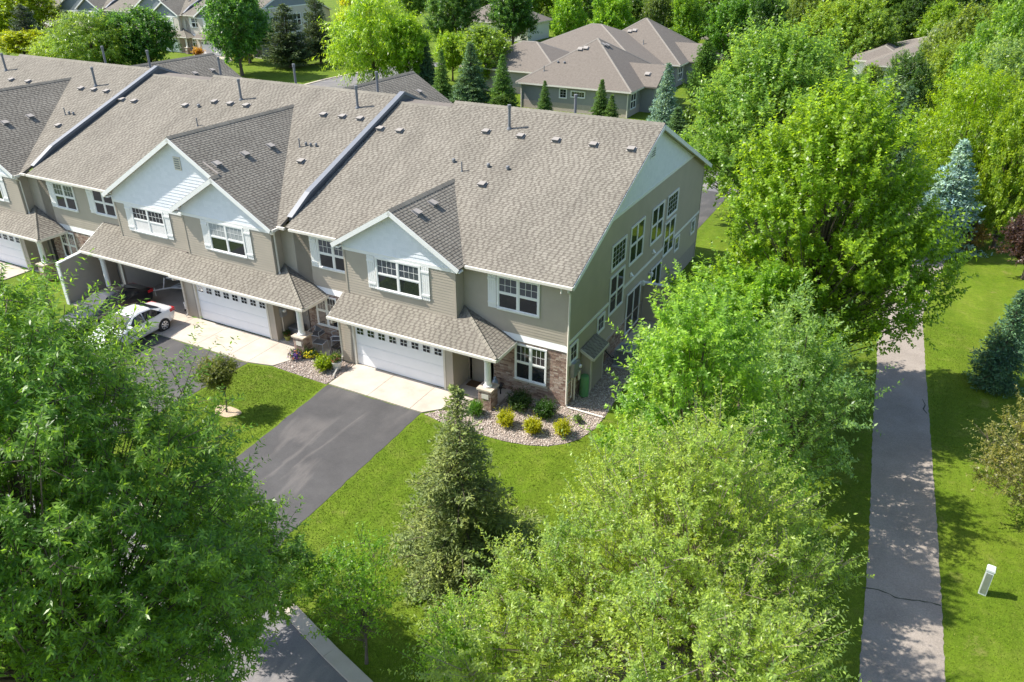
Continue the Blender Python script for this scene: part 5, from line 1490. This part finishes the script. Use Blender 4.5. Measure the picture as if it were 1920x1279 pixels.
# --- near trees
ASH = (.135,.245,.045)
plant_tree("ash_tree", "biggest ash tree filling the left foreground, its bare trunk in the bottom left corner", (-2.05,-20.82,0),
    broadleaf(22, [(0,0,9.17,3.76,3.84,3.12),(-.4,.8,11.25,2.4,2.4,1.6),(.25,2.0,10.8,1.45,1.45,1.2),(1.6,2.0,9.5,1.7,1.7,1.4),(2.1,1.3,7.9,2.2,2.2,1.6),(-1.9,2.1,8.85,2.5,2.4,2.1),(2.9,1.9,6.8,1.4,1.4,1.1),(1.75,1.0,6.1,1.5,1.5,1.1),(1.9,2.8,4.7,1.3,1.4,1.0),(2.5,1.1,5.6,1.4,1.4,1.0),(2.3,0,7.0,1.5,1.4,1.2)], 425, 13, 38, .82, (.125,.037), 13.0, .21, .35, .75, .4, .36, twigs=True, zmin=5.6, shoots=.2), ASH)
plant_tree("ash_tree", "smaller ash tree at the kerb where the end driveway meets the street", (-3.3,-15.6,0),
    broadleaf(23, [(0,0,4.0,1.7,1.7,1.4),(.3,.5,2.7,1.5,1.4,.9),(1.9,.3,2.8,1.25,1.2,.9)], 100, 12, 32, .65, (.14,.042), 5.4, .08, .35, .75, .4, .3, twigs=True, shoots=.2), ASH)
plant_tree("young_tree", "slender young tree with sparse leaves leaning by the kerb right of the ash trees", (.55,-14.5,0),
    broadleaf(24, [(-.1,.2,2.9,1.2,1.2,1.1),(-.4,.3,1.8,1.1,1.0,.7)], 46, 9, 15, .6, (.10,.045), 4.1, .045, .5, .8, .2, .2, twigs=True, zmin=.3), (.15,.28,.035))
plant_tree("young_tree", "slender young tree with sparse leaves at the bottom edge in front of the lawn spruce", (4.0,-14.9,0),
    broadleaf(25, [(-.1,.1,3.0,1.1,1.0,1.0),(-.3,.2,1.9,1.1,1.0,.7)], 48, 9, 15, .55, (.10,.05), 4.2, .045, .5, .8, .2, .2, twigs=True, zmin=.3), (.16,.29,.035))
plant_tree("elm_tree", "broad pale green tree with fine leaves filling the bottom right foreground", (8.3,-11.4,0),
    broadleaf(26, [(-.1,0,5.0,2.9,2.9,2.6),(.2,.3,7.1,1.3,1.3,1.3),(1.3,-3.0,4.5,2.5,2.5,2.1),(-2.3,-1.7,3.9,2.1,2.1,1.8),(-2.9,-3.5,3.2,2.0,1.9,1.6),(1.9,.4,4.3,1.7,1.7,1.6),(-1.4,.9,5.6,1.3,1.3,1.2),(-2.0,2.7,3.5,1.6,1.6,1.5)], 370, 14, 32, .74, (.095,.040), 8.0, .15, .45, .75, .1, .34, twigs=True, shoots=.28, thin=.1), (.25,.335,.085), bark='palebark')
plant_tree("oak_tree", "tall glossy leaved tree behind the pale foreground one, just right of the gravel bed", (6.9,-6.5,0),
    broadleaf(27, [(0,.1,5.8,2.3,2.3,2.5),(-.1,0,7.9,1.35,1.35,1.2),(.9,-.8,3.6,2.3,2.3,1.8),(-1.0,-.4,3.9,1.6,1.6,1.6)], 165, 13, 28, .75, (.14,.065), 9.3, .15, .65, .65, .1, .42, shoots=.25), (.205,.335,.062))
plant_tree("oak_tree", "silvery green tree between the glossy tree and the big maple, nearest the path", (9.1,-2.1,0),
    broadleaf(39, [(0,0,4.5,2.1,2.1,2.2),(-.2,.2,6.4,1.3,1.3,1.2),(.2,-.4,2.8,1.9,1.9,1.3)], 85, 11, 24, .75, (.14,.06), 7.6, .12, .6, .65, .1, .35, shoots=.25, thin=.15), (.18,.285,.10))
plant_tree("maple_tree", "tall bright green maple beside the path, largest crown right of the house", (8.35,5.2,0),
    broadleaf(28, [(0,0,8.0,3.8,3.8,3.5),(.2,-.2,10.8,2.4,2.4,2.0),(-.5,0,4.8,3.6,3.7,2.3),(2.0,-.6,6.4,2.9,2.9,2.8),(-1.6,.5,9.3,2.0,2.0,2.0)], 340, 13, 30, .95, (.155,.09), 12.9, .22, 1.05, .5, .1, .45, shoots=.25), (.180,.285,.028))
plant_tree("maple_tree", "low mid green maple hugging the side wall and air conditioner", (6.9,1.3,0),
    broadleaf(29, [(0,0,4.5,2.1,2.1,2.3),(-1.3,1.3,4.4,1.5,1.5,1.5),(1.5,-.8,3.8,1.9,1.9,1.8),(0,.2,6.3,1.1,1.1,1.0),(-2.7,2.7,4.1,1.35,1.35,1.4)], 145, 12, 30, .75, (.15,.075), 7.5, .12, .65, .6, .15, .4, shoots=.2), (.165,.29,.035))
plant_tree("maple_tree", "large light green tree behind the house corner, its crown under the small roof", (2.2,27.5,0),
    broadleaf(30, [(0,0,7.3,4.9,4.8,3.6),(0,0,10.3,3.2,3.2,2.0),(-2,-1,4.6,4.2,4.2,2.4)], 270, 11, 24, 1.25, (.23,.125), 12.4, .22, .75, .6, .15, .45, shoots=.25), (.165,.275,.062))
SPR = conifer(31, 6.75, 2.55, 20, (.14,.045), 1.15, .20, .14, .10, 9, .95, .03, .02)
plant_tree("spruce_tree", "dark green spruce with a thin tip standing alone on the front lawn", (1.05,-10.15,0), SPR, (.145,.18,.062), mat='needle')
plant_tree("spruce_tree", "silvery blue spruce at the edge of the lawn right of the big maple", (13.3,28.5,0), conifer(32, 6.7, 2.3, 24, (.22,.085), .8, .2, .1, .02, 9, .75), (.25,.36,.37), mat='needle')
plant_tree("spruce_tree", "small dark blue green spruce on the grass right of the path", (16.1,10.4,0), conifer(33, 4.6, 1.15, 20, (.15,.055), .9, .2, .1, .02, 8, .8), (.075,.145,.085), mat='needle')
plant_tree("spruce_tree", "pale green spruce cut by the right edge above the small dark one", (17.9,15.0,0), conifer(34, 5.4, 1.5, 20, (.18,.065), .8, .2, .1, .02, 8, .8), (.10,.19,.085), mat='needle')
plant_tree("crabapple_tree", "sparse olive crabapple overhanging the grass at the right edge", (17.6,.6,0),
    broadleaf(35, [(-.3,0,3.0,2.3,2.2,1.6),(-1.2,-.5,2.3,1.6,1.5,1.1)], 120, 11, 22, .7, (.085,.045), 4.9, .11, .2, .9, .15, .3, twigs=True), (.20,.21,.075))
plant_tree("plum_tree", "purple leaved tree at the right edge above the spruces", (17.9,25.0,0),
    broadleaf(36, [(0,0,2.3,1.5,1.5,1.5)], 80, 10, 20, .6, (.14,.085), 3.9, .08, .4, .8, .1, .4), (.075,.045,.05))
plant_tree("barberry", "rust tipped shrub at the foot of the silvery blue spruce", (14.9,28.2,0),
    broadleaf(37, [(0,0,1.0,1.0,1.0,.9)], 50, 9, 16, .45, (.11,.05), 2.0, .03, .8, .6, 0, .3, zmin=.1), (.19,.13,.05), cat="shrub")
plant_tree("ornamental_tree", "small round topped tree with brown tinged leaves on the middle lawn", (-12.4,-7.05,0),
    broadleaf(38, [(-.1,0,1.85,.78,.75,.55)], 90, 11, 18, .3, (.065,.035), 2.0, .035, .25, .8, .05, .35, zmin=1.2), (.125,.15,.035))

# --- trees further off: one model of each habit, copied
far = {}
def proto(key, name, data, label, loc, rz, sc, col, mat='leaf', bark='bark', group=None):
    t = plant_tree(name, label, loc, data, col, bark=bark, mat=mat, rz=rz, group=group); t.scale = sc
    far[key] = t
    return t
mk = {
 'round': lambda: ("broadleaf_tree", broadleaf(51, [(0,0,5.6,3.9,3.9,3.2),(.4,-.3,8.0,2.5,2.5,1.8),(-.9,.6,3.4,3.2,3.2,1.9)], 130, 10, 15, 1.2, (.34,.18), 10, .2, .5, .7, .15, .5, limb_every=3), 'leaf'),
 'round2': lambda: ("broadleaf_tree", broadleaf(52, [(.5,0,5.2,3.4,3.6,3.0),(-.9,.5,7.6,2.6,2.4,1.9),(1.2,-.8,7.4,2.0,2.2,1.8),(-1.2,-.9,3.8,2.8,2.8,2.0)], 130, 10, 15, 1.15, (.34,.18), 10, .2, .7, .6, .1, .5, limb_every=3), 'leaf'),
 'mid': lambda: ("broadleaf_tree", broadleaf(53, [(0,0,5.4,3.8,3.8,3.3),(.5,-.2,7.9,2.5,2.5,1.8),(-1,.5,3.0,3.3,3.3,2.0)], 170, 11, 16, 1.0, (.27,.14), 10, .2, .6, .7, .1, .5, limb_every=3), 'leaf'),
 'willow': lambda: ("willow_tree", broadleaf(54, [(0,0,5.8,4.2,4.2,3.0),(0,0,8.0,2.6,2.6,1.6),(.6,.3,3.6,4.0,4.0,1.8)], 120, 10, 16, 1.7, (.42,.10), 10, .22, -.1, .6, .9, .45, limb_every=3), 'leaf'),
 'midwillow': lambda: ("locust_tree", broadleaf(55, [(0,0,5.8,4.2,4.2,3.0),(0,0,8.2,2.6,2.6,1.5),(.6,.3,3.4,4.0,4.0,2.0)], 190, 11, 18, 1.25, (.22,.085), 10, .2, .05, .8, .5, .5, limb_every=3), 'leaf'),
 'pine': lambda: ("pine_tree", conifer(56, 10, 3.3, 17, (.42,.13), .55, .05, .25, .12, 6, .6, .10, .15), 'needle'),
 'spruce': lambda: ("spruce_tree", conifer(57, 10, 3.0, 26, (.34,.12), .55, .2, .1, .03, 8, .8), 'needle'),
 'cedar': lambda: ("arborvitae", conifer(58, 10, 2.6, 26, (.40,.15), .5, -.55, .1, .0, 8, .55, .02, .5), 'needle'),
}
def far_tree(kind, x, y, H, wm, col, label, group=None, rot=None):
    rad = {'round':4.2,'round2':4.2,'mid':4.2,'willow':4.6,'midwillow':4.6,'pine':3.2,'spruce':3.0,'cedar':2.2}[kind]
    s = wm/2/rad; sc = (s, s, H/10)
    rz = rot if rot is not None else random.uniform(0, 6.28)
    if kind not in far:
        nm, data, mat = mk[kind]()
        return proto(kind, nm, data, label, (x,y,0), rz, sc, col, mat, group=group)
    return recopy(far[kind], label, (x,y,0), rz, sc, col, group)
T = [
 ('round',-133,63.6,10,12.1,(.19,.26,.015),"golden green tree at the very top left corner"),
 ('pine',-119.8,55.8,7.5,6.4,(.05,.075,.05),"dark pine between the golden trees at far left"),
 ('round2',-116.8,52.3,4.3,9.6,(.27,.32,.015),"low golden yellow tree over the far roof at left edge"),
 ('willow',-89.2,44.5,9,10.6,(.16,.25,.045),"tall pale willow left of the twin bushy green trees"),
 ('willow',-99.2,46.2,5.5,7.5,(.20,.28,.03),"small yellow green willow beside the low golden tree"),
 ('round',-85.0,50.2,9,8.0,(.055,.14,.03),"bushy deep green tree, right one of the pair behind the far roof"),
 ('round2',-88.8,48.4,8.6,6.9,(.065,.16,.035),"bushy deep green tree, left one of the pair behind the far roof"),
 ('willow',-93.7,48.1,6.2,8.4,(.105,.20,.05),"low grey green willow under the tall pale willow"),
 ('round',-75.2,56.9,12.4,9.2,(.055,.145,.035),"tall round tree with a bare trunk on the lawn across the rear street"),
 ('round2',-82.5,65.9,10,8,(.05,.13,.03),"tree with a thin trunk behind the tall round lawn tree"),
 ('pine',-74.2,65.7,8.6,7.4,(.04,.06,.032),"broad dark pine on the far lawn, left of two"),
 ('pine',-73.0,71.0,10,5.4,(.045,.065,.032),"narrower dark pine on the far lawn, right of two"),
 ('willow',-52.6,57.5,11.8,11.6,(.185,.29,.02),"big yellow green willow above the rear roof gable"),
 ('round',-48.1,58.5,9,6.5,(.165,.28,.02),"yellow green tree leaning on the big willow's right side"),
 ('round2',-82.5,92,10,6.5,(.32,.35,.015),"bright yellow tree behind the two dark pines"),
 ('round',-62,92,11,9,(.05,.115,.03),"dark green tree behind the willow's right shoulder"),
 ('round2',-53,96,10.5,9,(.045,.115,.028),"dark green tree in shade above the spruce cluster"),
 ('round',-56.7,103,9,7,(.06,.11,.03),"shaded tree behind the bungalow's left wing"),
 ('round2',-47.1,67.3,6.3,5.0,(.16,.26,.02),"small bright yellow green tree behind the cluster of spruces"),
 ('round',-40.4,64.5,7.6,7.4,(.14,.22,.03),"rounded light green tree at the centre of the spruce cluster"),
 ('round',-44,98,9.6,6.2,(.14,.26,.02),"bright green tree at the left of the bungalow's ridge"),
 ('round2',-37,99,9.8,7.5,(.13,.25,.02),"bright green tree directly behind the bungalow's ridge"),
 ('round',-30,101,9.6,5.8,(.07,.11,.03),"brownish green tree behind the bungalow between two bright ones"),
 ('round2',-25,100,10,6.6,(.11,.21,.02),"fresh green tree left of the bungalow's rear peak"),
 ('round',-17.5,99,10.5,8,(.065,.16,.02),"deep green tree right of the bungalow's rear peak"),
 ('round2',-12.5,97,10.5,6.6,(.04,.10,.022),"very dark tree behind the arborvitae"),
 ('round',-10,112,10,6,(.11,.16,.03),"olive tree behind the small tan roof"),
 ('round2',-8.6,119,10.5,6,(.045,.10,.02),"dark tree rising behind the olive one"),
 ('round',-5.5,103,9,7,(.17,.25,.03),"yellow green tree above the light green maple"),
 ('round2',-1,101,10,8.1,(.15,.23,.03),"sunlit tree right of the yellow green one at the top"),
 ('round',2.2,99,8.5,6.4,(.13,.21,.035),"pale tree left of the white house's roof"),
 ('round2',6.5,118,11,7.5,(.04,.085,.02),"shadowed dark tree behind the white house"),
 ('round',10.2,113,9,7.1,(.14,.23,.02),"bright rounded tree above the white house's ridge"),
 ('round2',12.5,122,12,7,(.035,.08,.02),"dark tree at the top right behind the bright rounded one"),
 ('mid',12.6,66,11.8,8.2,(.14,.20,.038),"tall soft green tree at the top right, left of the tallest"),
 ('mid',15.0,48.5,13.6,7.2,(.13,.23,.038),"tallest tree at the top right corner"),
 ('round',10.5,80,9,4.4,(.19,.24,.15),"greyish poplar in front of the white house's roof"),
 ('mid',8.7,56,8.4,5.6,(.052,.105,.03),"dark oak with open branches hiding the white house"),
 ('mid',15.4,44,11,6.4,(.16,.24,.09),"silvery willow like tree at the right edge"),
 ('mid',12.3,61,9,5.6,(.16,.23,.03),"soft green tree between the dark oak and the silvery one"),
 ('midwillow',13.4,33.5,10.8,7.2,(.19,.29,.012),"bright yellow green locust tree behind the silvery blue spruce"),
 ('mid',16.5,30.0,10.5,4.6,(.16,.24,.02),"yellow green tree at the right edge beside the locust"),
 ('mid',15.4,32.5,6.0,4.8,(.14,.20,.032),"bushy tree right behind the silvery blue spruce"),
 ('mid',17.6,35.5,4.6,4.2,(.18,.25,.015),"low yellow green bush tree near the right edge lawn"),
 ('spruce',9.9,25.4,10,3.9,(.075,.13,.07),"dark layered spruce behind the big maple's right side"),
 ('pine',7.7,49.5,7.2,5.0,(.13,.19,.11),"soft grey green pine left of the dark oak"),
 ('round',3.6,86.0,3.2,3.1,(.10,.15,.03),"small globe shaped tree by the white house wall"),
 ('round2',3.0,72.2,4,3.8,(.085,.16,.05),"low bushy tree left of the white house"),
 ('spruce',-31.9,53.4,5.9,3.6,(.085,.165,.035),"fresh green spruce at the bungalow's left corner"),
 ('spruce',-35.9,53.3,6.9,5.0,(.075,.135,.075),"large blue green spruce in the middle of the cluster"),
 ('spruce',-39.7,53.1,5.9,2.9,(.09,.165,.04),"narrow fresh green spruce left of the large blue green one"),
 ('spruce',-46.0,59.5,6.2,3.4,(.06,.115,.075),"dark blue spruce nearest the willow"),
 ('spruce',-26.5,53.1,3.6,2.0,(.07,.135,.035),"little spruce against the bungalow's front wall"),
 ('spruce',-19.3,51.6,4.5,2.6,(.07,.13,.03),"twin topped spruce before the bungalow wall, taller stem"),
 ('spruce',-17.9,51.0,3.2,2.2,(.075,.135,.03),"twin topped spruce before the bungalow wall, shorter stem"),
 ('spruce',-12.5,51.8,6.5,3.7,(.155,.235,.205),"pale blue spruce at the bungalow's right corner"),
 ('spruce',-9.5,46,3.6,3.4,(.065,.125,.05),"low dark spruce right of the pale blue one"),
 ('cedar',-12.5,65.4,6.9,2.9,(.075,.15,.022),"column shaped arborvitae by the bungalow's right wall"),
 ('round',-31,51.5,2.0,2.6,(.05,.10,.02),"dark shrub under the fresh green spruce"),
]
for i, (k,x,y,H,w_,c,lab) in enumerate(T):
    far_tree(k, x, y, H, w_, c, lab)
# the wood beyond: trees nothing in the photograph tells apart
rg = random.Random(9)
cols = [(.06,.125,.03),(.10,.18,.025),(.13,.21,.03),(.08,.155,.03),(.05,.105,.025),(.15,.23,.03)]
for i in range(62):
    a = i/61; x = -95 + 135*a + rg.uniform(-4,4); y = rg.uniform(118, 150) if i % 2 else rg.uniform(150, 200)
    if -72 < x < -56 and y < 122: y += 12
    k = rg.choice(['round','round2']); far_tree(k, x, y, rg.uniform(9,13), rg.uniform(8,12), rg.choice(cols), "broad green tree in the wood along the top edge", "trees of the wood along the top edge", rg.uniform(0,6.28))

# ------------------------------------------------------------------ shrubs and flowers
def mound(name, label, loc, r, h, col, leaf, n=(46,9,14), cat="shrub", group=None, seed=1, up=.4, spread=.8, droop=.05):
    V, F, tb = broadleaf(seed, [(0,0,h*.5,r*.72,r*.72,h*.42)], n[0], n[1], n[2], r*.5, leaf, h*.6, .012, up, spread, droop, .35, zmin=.02, limb_every=2)
    t = thing(name, label, cat, loc, group)
    c = mesh_np("foliage", V, F, M['leaf'], t); c.color = (*col, 1); tb.build("stem", M['bark'], t)
    return t
GOLD = (.43,.43,.015)
for i, (x,y,lab) in enumerate([(-1.55,-2.45,"round golden yellow shrub in the gravel, nearest the brick pier"),(-.32,-2.42,"round golden yellow shrub in the gravel, middle one of the three"),(.78,-2.02,"round golden yellow shrub in the gravel, nearest the downspout end")]):
    mound("golden_shrub", lab, (x,y,.02), .42, .62, GOLD, (.06,.03), (60,9,14), group="golden shrubs in the gravel bed", seed=60+i, up=.7)
mound("green_shrub", "dark green shrub with pale tips under the brick wall, left of two", (-1.6,-1.05,.02), .58, .6, (.055,.11,.025), (.07,.035), (70,9,14), seed=64, up=.6)
mound("green_shrub", "darker dense green shrub under the brick wall, right of two", (-.4,-1.15,.02), .5, .68, (.05,.125,.015), (.06,.03), (70,9,14), seed=65, up=.6)
mound("daylily", "tuft of bright grassy leaves beside the brick pier", (-3.05,-2.35,.02), .38, .5, (.11,.24,.03), (.2,.02), (30,8,8), cat="plant", seed=66, up=1.2, spread=.6)
mound("small_plant", "sparse pale plant near the downspout in the gravel", (.95,-.85,.02), .26, .3, (.15,.22,.09), (.08,.03), (14,7,7), cat="plant", seed=67, up=.8)
mound("chartreuse_shrub", "round lime green shrub in the gravel before the middle porch", (-11.05,-2.35,.02), .46, .62, (.27,.36,.012), (.07,.035), (70,9,14), seed=68, up=.5)
def flowers(name, label, loc, r, h, groups, seed, cat="flowers", green=(.05,.11,.02)):
    t = mound(name, label, loc, r, h, green, (.06,.03), (30,8,8), cat=cat, seed=seed)
    rs = np.random.RandomState(seed)
    for col, n in groups:
        d = norm(rs.randn(n, 3)); d[:, 2] = np.abs(d[:, 2]); P = np.array([0,0,h*.35]) + d*np.array([r,r,h*.65])*rs.uniform(.8, 1.02, (n,1))
        k = 5; idx = np.repeat(np.arange(n), k); A = norm(np.cross(d[idx], rs.randn(n*k, 3)))
        V, F = leaves(P[idx], A, d[idx], np.full(n*k, .06), np.full(n*k, .05)); b = mesh_np("blossom", V, F, M['petal'], t); b.color = (*col, 1)
    return t
flowers("flower_clump", "purple, white and coral flowers clumped at the middle porch pier", (-12.95,-2.12,.02), .42, .42, [((.16,.07,.30),60),((.70,.24,.16),24),((.7,.62,.62),26)], 71)
flowers("flower_clump", "bright yellow flowers clumped at the middle porch pier", (-12.4,-1.75,.02), .36, .40, [((.72,.58,.02),90)], 72)
def pot(name, label, loc, r, h, pmat, groups, seed, green=(.12,.2,.03)):
    t = flowers(name, label, (loc[0],loc[1],loc[2]), r*1.05, r*1.3, groups, seed, cat="flowerpot", green=green)
    for ch in t.children: ch.location.z += h*.9
    mb = MB(); mb.lathe((0,0,0),[(r*.62,0),(r*.95,h*.86),(r*1.06,h*.88),(r*1.06,h),(r*.9,h),(r*.85,h*.9)],22); mb.build("pot", pmat, t)
    return t
pot("flowerpot", "white tapered pot with coral and yellow flowers beside the downspout", (-10.62,-2.0,.02), .27, .42, M['pot'], [((.6,.32,.2),14),((.6,.45,.12),12),((.2,.03,.05),8)], 73)
pot("flowerpot", "olive pot with red flowers against the middle garage wall corner", (-14.5,-.98,.085), .17, .26, M['olivepot'], [((.55,.02,.05),26)], 74, (.06,.12,.03))
for i,(x,y,c,lab) in enumerate([(-85.5,66.2,(.25,.3,.02),"round lime shrub by the far house's brick wall, left one"),(-83.6,66.6,(.22,.28,.03),"round lime shrub by the far house's brick wall, right one"),(-95,67.2,(.5,.28,.05),"orange flowered shrub by the far garage drive"),(-11.4,56.5,(.15,.24,.03),"small round shrub on the bungalow's right lawn")]):
    mound("shrub", lab, (x,y,0), .9, 1.3, c, (.22,.12), (30,8,8), seed=80+i)
for ch in list(scene.objects):
    pass
